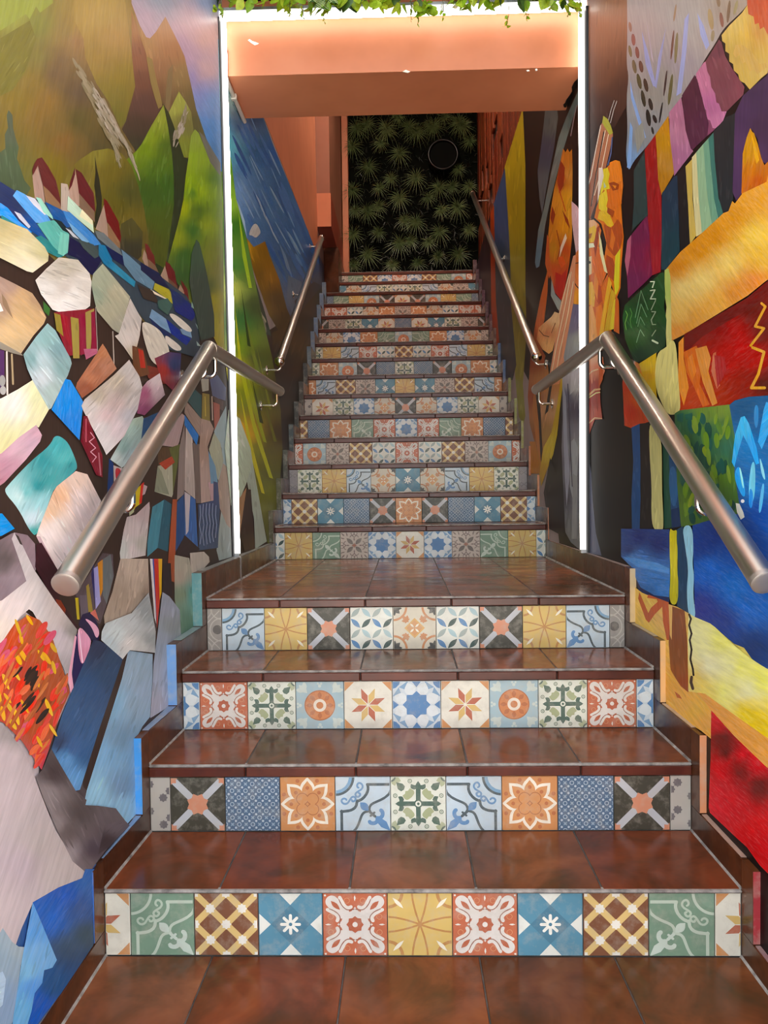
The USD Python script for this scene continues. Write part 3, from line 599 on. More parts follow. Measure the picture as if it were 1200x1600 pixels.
MURAL_LEFT = '''
-170,-90 150,-90 345,-90 352,560 445,500 527,470 540,600 440,860 300,1000 140,1480 -40,1760 -260,1760 | #3a2d28
!gain 1.05
-170,-90 260,-90 300,330 250,520 100,420 0,330 -170,230 | 20,15,#8a9250 60,40,#787c46 100,50,#84764c 120,60,#8a7052 60,90,#767244 20,100,#73723c 90,95,#6c5c44 85,115,#675842 120,145,#5b5040 50,130,#7c6c3c 30,160,#7a6c38 70,160,#7e663a 90,200,#71613a 60,180,#7c663a 120,190,#534f2f 20,230,#6c6438 100,220,#765b35 150,230,#4d482f 40,270,#676536 80,260,#716529 130,230,#675835 150,20,#98844e 130,40,#94804c -80,40,#868c4c -80,200,#6c6838 | 115
-170,-90 0,-90 90,-90 82,5 62,20 56,10 46,30 40,22 20,35 0,48 -170,60 | #8a9450 | 120
46,32 56,60 40,110 20,140 0,150 0,60 | #706e3c | 120
120,-90 195,-90 195,0 200,40 206,90 211,135 207,150 196,190 188,200 170,160 150,130 133,90 130,60 115,30 | 160,20,#a08c56 180,60,#9c8452 160,90,#8c7a48 190,120,#807438 200,150,#766c35 180,180,#666632 175,150,#76703a | 95
195,-90 215,-90 205,15 215,45 228,85 236,120 250,160 255,163 230,215 212,237 190,202 196,190 207,150 211,135 206,90 | 208,40,#94704e 218,90,#7c5844 222,130,#64473a 225,160,#54403a 215,200,#433a31 210,225,#3a3a2e | 80
205,-90 345,-90 349,300 338,265 330,240 318,205 306,170 298,132 288,88 280,70 268,46 258,26 243,50 234,60 228,58 218,40 205,5 | 230,30,#a898a8 300,35,#b49aa4 320,60,#b89e9c 290,80,#a090ac 300,120,#8a86b0 320,110,#b09aa0 315,150,#7c8cc0 330,160,#7094c4 325,200,#5486c0 335,240,#487ab0 250,0,#8c94a4 330,0,#7c90b0 | 68
205,5 218,40 228,58 234,60 243,50 258,26 268,46 280,70 288,88 298,132 306,170 318,205 330,245 300,250 262,250 255,163 236,120 228,85 215,45 | 225,70,#987c54 258,50,#a07c58 265,80,#94704e 250,110,#84664a 245,140,#74583f 280,120,#80704a 290,160,#68603e 300,190,#585838 262,160,#685840 | 82
228,88 237,92 244,125 252,158 253,166 247,170 242,155 235,130 | #827448
262,110 270,100 268,140 264,175 258,170 259,140 | #74684a

255,163 263,176 270,194 287,246 294,248 285,330 272,400 255,455 240,420 271,320 268,240 262,200 | #2f3a26 | 90
279,143 263,176 270,194 287,246 296,246 302,205 298,175 290,160 | 276,165,#949c4e 290,190,#727242 290,235,#788438 | 80
@SPRAY
255,164 236,196 220,226 211,237 196,250 205,300 220,360 240,410 258,420 271,320 271,280 268,240 262,200 | 250,185,#88963f 235,215,#788f30 225,235,#6b8629 260,230,#4c6628 245,260,#4e6d28 262,290,#3c5f26 235,300,#3a5824 250,350,#485a24 230,370,#4c5024 | 100
304,202 298,212 294,246 289,280 286,312 280,340 272,370 264,400 261,411 275,440 295,470 330,520 352,565 350,270 336,264 328,254 318,228 310,208 | 304,220,#869a44 298,250,#8aa838 290,290,#8aa829 284,325,#9aaa2a 275,370,#8a9830 310,250,#86a038 315,300,#92ae2a 308,330,#4a6828 300,360,#3a662c 300,300,#527c2e 325,300,#7a962e 335,280,#54762e 340,330,#6c882e 325,350,#86982e 330,400,#767f32 290,400,#38602e 285,430,#31542c 340,420,#76763c 335,470,#928c2e 345,520,#9c9434 320,450,#485832 | 95
310,205 318,228 328,254 344,275 344,255 330,232 320,214 | #6a6a60 | 60
13,172 10,180 12,200 7,210 8,232 -12,246 -20,285 10,298 36,312 48,294 38,282 30,258 26,248 29,230 24,216 20,200 19,180 | 10,200,#545e4e 20,290,#485640 20,250,#4c5c46 | 85
94,300 105,270 120,252 144,236 168,232 190,240 205,260 215,290 225,330 232,380 210,400 190,420 150,380 100,330 | 150,245,#797436 130,270,#6a612f 170,270,#675f28 180,320,#5b5723 200,350,#68602a 200,300,#4b4e28 215,380,#59522a 115,290,#746a34 | 95
188,350 205,340 222,362 220,400 205,415 192,402 184,380 | 203,360,#4c4a2a 203,390,#38382c | 85 1.4
147,243 150,262 154,280 158,310 157,338 151,358 145,354 150,320 146,290 148,270 | #2b2c20
@WATERFALL

# houses
94,286 104,288 109,305 106,335 94,330 | #aca096
50,274 58,256 62,262 68,290 70,318 60,316 54,310 | #a38a80
57,248 64,246 75,262 86,282 93,312 94,330 82,318 66,290 58,258 50,274 49,266 52,256 | #5c2b2b
66,290 75,298 92,318 96,334 82,328 70,318 | #83674f
116,264 110,290 106,296 109,312 118,322 123,322 122,300 118,275 | #a68d80
116,261 108,285 106,298 111,290 116,272 | #58262a
117,264 126,270 145,302 148,332 122,303 | #5a2428
122,302 146,330 147,347 134,336 123,324 | #776150
161,320 154,340 148,358 158,363 168,373 166,345 | #9e897c
161,310 166,314 184,346 188,370 187,379 166,348 161,320 | #641e1f
167,348 186,378 187,393 180,388 168,373 | #86694f
225,390 222,404 226,414 232,420 230,400 | #9c8476
225,380 230,382 240,400 242,415 230,405 | #672a29
230,404 242,415 248,428 232,420 | #765f4c
257,415 250,431 260,449 264,448 261,430 | #a08876
258,408 264,412 272,424 276,447 262,435 258,418 | #662426
262,434 276,447 278,462 266,452 | #6c5040
281,444 276,458 286,472 287,456 | #98806f
281,437 284,440 292,452 295,472 287,458 | #642426
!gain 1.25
# river
-170,200 -60,262 0,288 70,318 150,365 220,410 290,462 312,500 310,560 260,545 200,470 150,430 100,400 0,345 -60,310 -170,270 | #34414c
-80,245 0,285 24,300 45,335 72,374 60,370 30,350 0,318 -80,275 | 20,320,#283358 50,355,#1f4888 -60,260,#283358
0,316 12,322 30,335 46,356 30,352 10,336 -60,310 -60,290 | #26305c
24,297 36,303 50,312 66,326 80,350 66,350 54,348 34,325 18,306 | #5a96d4
38,305 52,310 72,334 68,336 50,320 | #bfc3d2 | 40 1.5
-60,290 0,318 10,325 27,345 48,363 44,365 20,352 0,338 -60,312 | #3a86d4
20,330 30,334 46,354 43,357 28,342 | #b2b6c6
0,336 26,352 50,372 62,368 80,380 98,400 90,403 60,388 30,366 0,350 | #2e777b
56,350 66,347 82,344 96,355 106,366 104,395 96,400 80,384 | #58a099
92,362 106,367 104,392 97,400 88,396 | #6db0a4
54,308 62,310 80,338 81,343 66,332 | #8ac0b2
68,315 94,328 120,350 114,354 100,356 82,342 | #244e88
82,342 94,346 112,368 96,360 | #1b2a2e
100,356 108,360 122,374 112,370 | #b2b6be
96,329 108,332 144,366 156,382 144,384 122,368 104,348 | #3e78b8
104,346 116,356 138,378 130,380 112,362 | #6c98c0
104,306 126,328 143,346 145,364 120,343 103,328 | 110,320,#a8c4b4 135,350,#b0c8b2
126,327 143,345 143,352 122,338 | #ccccae
108,370 124,380 152,398 157,408 143,430 136,426 120,404 104,398 | #1a1c42
120,374 144,382 157,398 146,404 128,388 | #3a484a
152,382 172,385 173,408 210,440 208,449 160,412 152,398 | 165,395,#1f6690 190,425,#2e799a
162,383 190,400 192,416 172,403 | #14204a
146,360 160,364 184,388 190,400 170,388 150,372 | #5c666a
188,390 200,400 218,416 240,440 236,453 210,438 192,414 | #5a788e
218,410 246,426 264,451 244,444 218,422 | #1c2446
240,442 262,452 270,464 268,475 256,465 238,452 | #9c983a
233,452 258,466 262,470 236,458 | #d2cab6
212,444 236,454 248,475 222,466 | #3b332f
244,470 260,466 268,477 260,492 246,482 | #3b5853
264,450 280,460 296,476 304,492 298,502 272,487 268,474 | 275,460,#1f3260 285,490,#1c2a72
236,483 258,498 266,521 250,511 232,496 | #6c8cab
232,496 250,512 268,523 262,528 240,514 | #1c2b58
258,498 280,516 282,522 298,529 290,540 266,521 | #172f84
280,514 296,512 299,528 284,522 | #6a88a6
~260,490 272,490 298,512 299,520 284,515 | #c5c1b9
304,505 312,514 308,514 | #8ca49f
316,497 322,508 317,508 | #8ca49f
324,485 331,497 326,495 | #7c9a94
318,519 323,529 318,526 | #8ca49f
298,471 303,483 297,480 | #7c9a94
306,533 313,541 307,540 | #9ab0ac
305,374 298,396 296,420 294,440 300,476 312,532 334,526 333,492 326,450 320,420 314,396 310,380 | 305,400,#3b4f3f 310,450,#38443b 320,500,#34423b | 92
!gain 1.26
# books, upper left
-170,260 -40,322 0,342 40,358 68,386 74,398 73,408 49,426 40,424 0,404 -60,378 -170,330 | 20,365,#b9ad84 30,390,#c9c4a6 45,420,#d8d2be 60,395,#b0ac86 0,350,#a89f78 | 25
90,402 120,406 138,427 141,440 139,478 128,486 109,493 102,492 80,484 62,460 53,438 70,420 | 105,415,#aeaa9e 85,430,#b2aea5 100,450,#beb9b4 115,460,#d4d4d2 100,480,#dcdcde 130,450,#c5c2bd 75,450,#cdccca | 20
159,412 174,430 202,464 198,478 186,522 174,514 150,486 146,470 141,444 144,428 | 155,440,#929a88 180,460,#a09f8a 165,490,#9a9a86 185,510,#929284 150,460,#869484 | 55
202,466 216,492 220,498 217,524 207,564 203,558 192,542 178,525 184,522 190,504 | 200,500,#b2aeab 200,530,#beb9b6 210,550,#aaa292 | 65
~222,500 248,514 258,532 264,548 262,570 258,575 236,568 226,540 220,514 | #bcb8ae | 60
~256,522 270,532 282,542 282,548 272,548 258,536 | #c3beb7
225,570 250,576 258,570 264,600 240,600 230,590 | #6a2c22
240,560 262,550 282,552 280,590 268,610 250,592 | 255,580,#8a2c26 270,570,#2c3c64
205,540 222,545 232,585 214,590 206,570 | #5c3c28
214,545 222,548 226,575 218,575 | #9c3228
82,488 146,482 150,552 104,556 90,520 | #7a2430
82,489 92,492 97,526 86,516 | #867838
92,490 104,495 110,545 100,528 | #8a2430
108,495 121,498 122,560 112,560 | #908346
120,492 132,490 134,548 124,556 | #7c2038
131,488 145,482 139,550 133,550 | #8e804a
140,488 146,486 149,548 141,548 | #7a2038
128,545 150,545 150,552 132,562 | #a05a74
67,470 78,482 76,494 68,486 | #3a6632
L1.4 147,480 150,548 | #8a827e
L1.6 176,518 178,572 | #aca49c
-170,395 -40,415 0,432 24,444 50,458 62,476 72,496 68,506 52,524 32,553 0,535 -60,500 -170,450 | 10,445,#98827a 35,470,#b89a74 30,500,#c0a47c 20,520,#c8ae88 45,490,#bca078 55,470,#a08870 30,545,#b2a082 0,480,#957e70 | 35
2,458 10,470 20,498 12,488 4,476 | #86705a
-60,470 0,474 5,486 -60,500 | #d8d4d0
0,534 32,552 36,556 20,552 -10,542 | #8a8478
72,505 84,516 108,560 110,568 104,586 78,638 74,640 60,620 40,576 34,554 54,526 | 70,530,#86abaf 60,560,#aec2ca 65,590,#bac6ce 90,545,#7899a1 95,575,#80a0a4 80,610,#9cb0b0 50,560,#789da2 | 55
-30,540 6,548 7,612 -30,620 | #4e2f5c
L3 10,550 11,616 | #ccc8c4
L3 18,554 20,600 | #a29274
E 3 595 5 9 | #969696
E 4 610 5 7 | #a0a0a0
-170,680 -60,642 0,622 26,608 48,594 74,640 58,668 54,666 0,708 -60,745 -170,800 | 20,630,#dadfd8 30,650,#dfe0d2 55,620,#d2d6ae 60,645,#d2d2aa 20,680,#d2d2a8 45,660,#d2d0aa 10,695,#cac698 | 130
-170,800 -60,742 0,708 26,684 54,664 63,680 60,690 38,718 4,754 -60,800 -170,870 | 50,680,#c09cac 30,700,#c4a4b2 10,730,#b0889a 45,690,#b89cae 0,745,#a87888 | 150
~86,678 104,688 114,708 121,728 118,736 86,762 80,772 58,840 46,830 28,794 5,768 12,758 48,720 78,696 | 95,700,#489ca4 100,715,#5aacb0 70,720,#3b8c94 110,730,#398890 60,760,#2e848c 40,770,#6caeb2 45,790,#9ac2ca 50,810,#bacdd8 65,780,#88bac2 75,750,#469498 55,832,#469c9c 30,775,#b8d4d8 | 115
100,592 108,594 128,628 122,688 78,640 | 105,620,#2e82d4 110,670,#2a78cc
118,736 136,741 160,788 172,800 140,870 93,898 75,866 56,838 60,826 82,770 88,760 | 120,750,#cfb9ae 95,775,#d0a98c 80,800,#d2b196 125,780,#c8b9b9 130,800,#c4b8bc 90,820,#d4c8c5 80,840,#d8cccc 110,850,#d8d0d4 140,790,#c0b4b4 | 60
56,838 62,838 93,898 88,902 | #b89ca4
160,537 166,546 182,576 174,584 150,606 128,622 118,606 120,598 144,562 | 160,550,#a87456 150,580,#96644e 165,575,#a07460 135,605,#86503e 140,590,#ac765c | 125
200,562 216,588 221,606 214,638 192,682 164,711 160,702 128,642 125,634 130,624 176,586 | 200,580,#b2aeae 180,595,#aea698 150,620,#aaa294 140,635,#c0bcbc 195,610,#9a928c 205,620,#aeaaaa 180,630,#b2a2a2 165,650,#c5b2b6 160,670,#c5c2c5 180,670,#c5b9c0 165,700,#c9c6c9 200,650,#aaaab2 210,600,#b9b6b6 | 125 1.4
248,583 256,617 224,649 212,646 220,606 228,596 | 245,595,#beb2b6 245,612,#b29ea6 225,615,#8a4e6a 222,640,#784260 | 125
222,650 225,655 220,692 204,720 190,731 172,718 174,714 196,676 208,654 | 210,670,#98b2ae 195,700,#88a6a4 205,710,#a4babe 185,720,#bacaca 215,660,#9cb0a4 | 125
224,654 252,642 250,660 220,690 | #2b4d74
128,650 134,650 158,712 158,746 148,742 124,690 | #6a1a28
L2 132,655 132,690 | #a85464
L1.5 139,676 145,684 137,690 147,700 139,706 148,714 142,722 | #b88898 
L2.4 152,708 155,742 | #96606a
170,716 177,724 176,762 167,776 | #1c3a72
177,727 192,732 190,755 178,768 | #c0b4b0
~179,730 189,733 187,746 181,754 | #b83c44
202,780 210,766 220,758 224,754 221,786 211,793 208,800 202,796 | #b8a832
220,757 225,753 221,786 217,788 | #b42e28
224,757 230,760 226,772 222,774 | #a89498
200,786 208,778 209,800 202,806 | #a0a88a
252,696 256,680 284,646 289,650 280,690 276,699 | #a09094
246,700 264,698 270,716 258,736 247,726 | #51402f
264,700 281,694 277,730 271,766 268,776 270,724 | #586036
246,728 269,724 270,772 268,777 241,768 | #9a9e8e
246,728 252,737 264,773 241,768 | #798070
248,724 268,713 273,722 258,734 | #9a402e
288,660 280,700 276,782 287,772 290,720 | #7e7472
290,664 300,674 303,728 305,780 288,766 | 292,700,#b0a8a4 298,760,#a39b97
300,692 312,694 315,786 306,786 | #685d59
288,648 310,680 307,696 288,664 | #2f70bc
290,626 314,654 312,682 288,645 | #92837b
290,622 304,608 315,618 314,654 | #36585f
316,614 327,616 328,658 315,656 | #857c45
L1.6 320,620 321,650 | #b4a858
L2 331,620 332,656 | #a8a098
314,654 328,658 334,670 324,698 332,756 333,782 314,786 311,700 | 320,670,#a08d85 320,690,#998579 325,760,#a89690
325,754 333,752 333,783 330,783 | #b498a0
327,590 340,586 353,606 352,626 332,620 | #586080
332,618 349,627 348,642 338,636 | #584845
333,628 343,632 343,664 335,674 | #a0645a
313,588 326,590 326,610 316,612 | #a0a096
334,674 345,650 353,634 362,870 342,876 338,860 345,800 340,740 348,720 346,700 336,680 | 345,680,#92acb4 350,800,#98a8a4 348,850,#90a0a0 | 92
334,676 344,692 349,720 340,750 326,702 | #a0a894
325,704 336,728 340,754 329,756 | #6890ae
348,724 358,732 360,826 354,820 343,794 340,756 | #a09082
333,752 340,754 343,796 340,856 310,860 309,788 333,782 | 325,770,#3a4870 325,820,#3a4c6a 330,845,#3c4e6c
L1.2 312,790 313,805 311,820 314,835 312,850 | #8494b0
L1.2 317,788 316,805 318,820 316,835 318,852 | #8494b0
L1.2 322,787 321,803 323,818 321,833 323,850 | #8494b0
L1.2 327,787 326,803 328,818 326,835 328,848 | #8494b0
L1.2 332,787 331,803 333,818 331,835 333,846 | #8494b0
L1.2 337,790 336,805 338,820 336,840 | #8494b0
275,786 287,772 288,838 274,862 | #234678
288,768 305,780 309,858 297,848 288,838 | #3a62a0
288,768 297,774 294,830 290,836 | #b0acb4
266,884 288,836 312,858 296,866 | #33272a
233,784 234,794 227,868 188,876 187,864 193,828 198,808 212,804 | 210,830,#b6aeb2 225,800,#a69a9e 220,850,#a2a29e 195,860,#aeb6b6 205,860,#beb6ba | 95
238,792 256,781 246,856 230,870 230,848 | #427a8e
256,780 268,788 262,862 246,856 | #2b5466
269,780 276,780 272,910 260,905 262,876 | 268,840,#9a5034 266,890,#8a4a30
296,864 318,862 326,870 327,878 318,888 298,898 | #aeaaa2
272,867 295,872 299,897 306,980 281,992 272,936 | 280,880,#9e9e92 285,930,#788872 285,970,#587864 300,930,#589490 278,900,#a0988c
234,873 240,873 244,975 241,965 | #c5c5c9
238,873 242,873 247,950 245,980 | #2b4896
240,873 249,873 250,931 245,982 243,940 | #b0362e
247,873 253,873 252,926 249,938 | #c8a036
253,880 266,880 268,930 252,940 | #2c2428
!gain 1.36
# lower left
-170,930 20,940 75,985 112,1080 60,1205 140,1362 -60,1620 -170,1700 | #a89ea2
20,1405 150,1350 150,1480 92,1556 20,1660 | #34568c
60,1195 112,1080 130,1230 196,1290 138,1362 60,1250 | #4a4244
-170,830 0,802 20,826 0,837 -170,905 | #2480c8
-170,900 -60,868 0,842 14,834 20,832 40,836 52,850 53,890 46,905 0,940 -170,990 | 5,880,#504848 20,900,#867880 45,860,#7a6870 0,920,#766870 | 130
54,850 62,848 93,900 90,934 119,980 108,990 80,936 52,886 | #381a22
84,936 92,938 100,952 98,964 90,952 | #702e1b
118,930 160,864 176,866 178,900 166,945 156,975 130,960 | #4c4248
117,934 122,934 124,968 120,968 | #a0942e
124,930 136,930 140,956 126,966 | #58505a
134,916 138,912 145,957 138,960 | #85763a
142,898 146,876 149,950 146,930 | #2b2b60
146,888 153,884 157,940 149,952 | #8888b8
152,880 160,874 161,918 156,934 | #a8742e
160,874 172,866 177,900 166,944 160,930 | #586064
19,832 30,848 50,890 84,940 118,984 116,996 112,1062 104,1070 97,1046 76,998 62,980 48,956 42,952 28,964 10,988 0,1004 -170,1120 -170,985 0,938 38,908 30,884 15,842 | 25,850,#aaa2a6 40,890,#aea8aa 60,930,#beb6b6 20,950,#c9bebe 0,980,#cec2ba 80,960,#bab2b2 95,1000,#b6aeb6 105,1040,#969296 115,990,#767672 -60,1000,#c8bcb6 | 125
20,834 26,838 32,852 28,850 | #38302e
128,960 140,956 150,970 155,986 154,1004 140,1000 122,976 | #231b42
116,992 124,984 130,1040 112,1076 108,1068 | #231b4e
~118,974 138,996 140,1006 126,1044 119,1020 | 128,995,#c48ca8 126,1030,#b87a96
L2 120,985 126,1035 | #e0b8c8
114,993 117,995 109,1050 112,1074 107,1083 103,1060 | #c896aa
~129,964 148,974 156,988 150,1000 143,980 | #c496ae
148,952 154,970 140,958 | #a85f56
143,1000 154,1002 186,1020 190,1028 152,1140 122,1234 114,1236 77,1170 94,1116 | 150,1015,#29334e 170,1030,#2b4260 140,1080,#2b4870 120,1120,#325078 165,1060,#2b4464 110,1170,#3a5886 100,1185,#5888b8 120,1220,#5c8cbc 90,1160,#2b3a58 130,1180,#32547e | 120
200,1016 238,1022 238,1060 234,1120 222,1135 210,1158 212,1272 196,1290 185,1272 178,1264 150,1260 130,1258 135,1235 165,1140 190,1060 | 215,1050,#8aa2b6 205,1100,#829eb6 180,1100,#7aa6c6 190,1150,#6e8eaa 165,1180,#7aa6ca 150,1240,#8ab6d6 190,1230,#6e8eae 200,1260,#86b2d6 225,1080,#8aa2ba | 110
253,925 264,932 280,953 282,992 266,1008 262,1105 234,1122 238,1060 239,1037 247,975 | 265,950,#8890a0 255,1000,#8894a4 250,1060,#94a0b4 240,1100,#989cac 270,980,#7c8488 | 100
188,873 231,873 233,931 203,959 163,975 162,962 175,925 | 210,890,#aa9e92 215,920,#a2968a 190,930,#8e8276 180,960,#92867a 225,925,#7a7066 | 100
230,926 241,987 240,1020 200,1016 189,1030 155,1000 156,987 162,974 203,958 | 205,975,#aab2b6 180,990,#b2bec2 170,1005,#a2b2ba 200,1005,#c2c2c2 225,960,#868e92 230,1000,#868e92 220,1010,#aeb2b2 | 130
-170,1090 -60,1035 0,1003 19,975 41,961 59,969 78,994 103,1069 106,1082 91,1116 73,1172 62,1203 31,1158 3,1130 -60,1100 -170,1140 | 20,1000,#b04a2e 40,990,#a24e2e 60,1000,#9c5436 15,1050,#aa3a32 50,1080,#864629 30,1110,#aa4236 80,1060,#924a2e 60,1140,#964a2a 60,1190,#aa4650 | 115
@STROKES
-170,1150 -60,1108 0,1130 30,1170 45,1200 60,1240 82,1295 110,1340 132,1362 122,1376 80,1392 48,1410 30,1450 20,1478 15,1472 -60,1570 -170,1700 | 10,1180,#ada1a5 20,1250,#b1a5a9 60,1320,#aaa2a2 30,1350,#ada1a9 90,1360,#b1a9a9 10,1420,#b5a9ad 50,1280,#a9a0a2 20,1150,#868080 | 115
62,1203 76,1170 115,1236 132,1250 130,1258 150,1259 178,1263 197,1288 170,1318 140,1358 132,1364 110,1346 85,1296 64,1248 52,1215 | 80,1210,#42383a 120,1270,#4a4242 100,1300,#5a5252 140,1330,#4a424a 130,1350,#6a6266 170,1285,#5a5256 70,1240,#7c7476 85,1290,#7c7476 105,1335,#8c8488 | 60
160,1290 190,1280 200,1290 165,1325 150,1335 | 175,1290,#5c545a 165,1315,#40383c | 140
-170,1640 -60,1560 0,1450 15,1472 25,1479 36,1480 28,1510 18,1590 -20,1690 -170,1760 | 15,1500,#869cae 5,1560,#7c94b0 25,1490,#94a4ae | 110
-60,1545 0,1518 5,1530 0,1570 -40,1610 | #a4bcd8
47,1410 87,1387 125,1372 130,1358 144,1358 148,1462 142,1478 92,1552 45,1612 10,1660 38,1560 60,1500 | 100,1400,#2b56ac 80,1440,#2b5eb4 120,1420,#32508a 130,1460,#324658 100,1480,#364a64 80,1540,#2b5280 60,1570,#2456ac 135,1380,#3a64a4 | 120
47,1410 60,1440 85,1500 78,1512 65,1516 62,1536 50,1552 45,1580 38,1604 10,1670 -30,1720 15,1600 30,1500 | 50,1450,#5e94d6 40,1520,#78acde 60,1500,#74a4d6 30,1580,#68a4de 50,1540,#5a90d2 | 110
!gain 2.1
# beyond the light strip
340,60 356,96 395,150 409,178 428,230 460,308 493,386 521,450 527,470 500,520 480,560 470,600 455,500 448,482 436,436 420,396 414,377 396,386 385,372 368,310 360,246 346,240 | 355,150,#84aace 355,225,#549cd8 380,200,#4a6894 395,185,#1f3c66 400,230,#264e78 420,240,#214886 440,290,#2e5282 400,290,#3c6290 380,300,#5878a0 420,330,#3c6290 450,360,#325689 470,370,#365686 440,420,#3c5a80 460,440,#324e78 490,400,#2e426c 480,450,#3c4a5c 450,470,#425674 500,450,#3e424e 490,500,#36363a 470,540,#34322c | 62
@CLOUDS




368,310 374,322 382,345 386,372 378,345 | #7f98b4
~398,345 408,362 404,368 399,372 394,368 387,367 | #92989a
436,380 446,398 456,430 448,420 | #5a7494



450,430 470,440 478,480 462,500 448,470 | #4a5c74
460,470 490,440 520,455 500,500 470,560 | #38383e | 110
385,372 396,386 414,377 420,396 436,436 448,482 458,505 440,525 420,492 405,450 395,420 | 390,385,#86681f 410,390,#684f18 405,430,#584514 420,430,#76581b 430,470,#4a3a18 415,480,#58481b 440,500,#423618 | 75
385,372 396,430 412,482 424,525 405,520 390,460 383,400 | #2b3a33
@MIST
424,520 450,510 500,450 527,470 470,640 442,745 430,700 436,640 428,570 | 440,560,#2b2722 455,530,#4a3a1a 480,500,#37342c 450,620,#2b2520
346,240 360,246 368,310 384,370 396,430 410,500 425,560 438,640 441,700 436,760 426,850 424,870 418,850 408,800 395,730 390,700 374,655 362,640 350,560 | 360,270,#588829 362,320,#78a239 370,350,#336623 372,420,#3a6d2e 385,430,#4a692e 362,450,#98a852 375,500,#2b602e 395,480,#334828 380,540,#5a781f 400,560,#3a4a1b 368,580,#a09c2e 385,620,#69781b 410,620,#51581b 430,610,#393214 385,680,#a88c20 400,700,#697014 420,700,#4a4a14 435,680,#413618 410,760,#596114 425,740,#4a4e18 412,830,#51562a | 78
372,330 380,378 393,450 388,450 378,400 | #84a032
366,478 376,558 398,660 426,748 420,746 395,672 372,572 | #939c2a
380,558 396,620 416,692 411,690 390,627 | #7c8a24
374,610 392,690 413,772 408,770 388,702 | #a0a028
385,500 400,560 411,602 405,600 392,552 | #586a20
376,450 391,542 386,540 | #243c12
392,588 411,662 405,660 | #33400f
400,540 424,640 420,640 | #6a7420
405,600 432,690 427,690 | #5a6218
373,655 380,662 391,702 391,716 383,702 | #b08814
356,640 374,654 391,701 394,722 385,753 372,785 360,790 350,700 | 370,680,#98a89a 380,720,#8c9c8c | 70
385,752 394,722 416,846 398,858 396,811 | 392,760,#88988e 405,840,#84948e
371,782 384,762 379,820 374,836 368,810 | #806448
384,764 391,765 398,858 382,866 374,836 | #36241b
'''
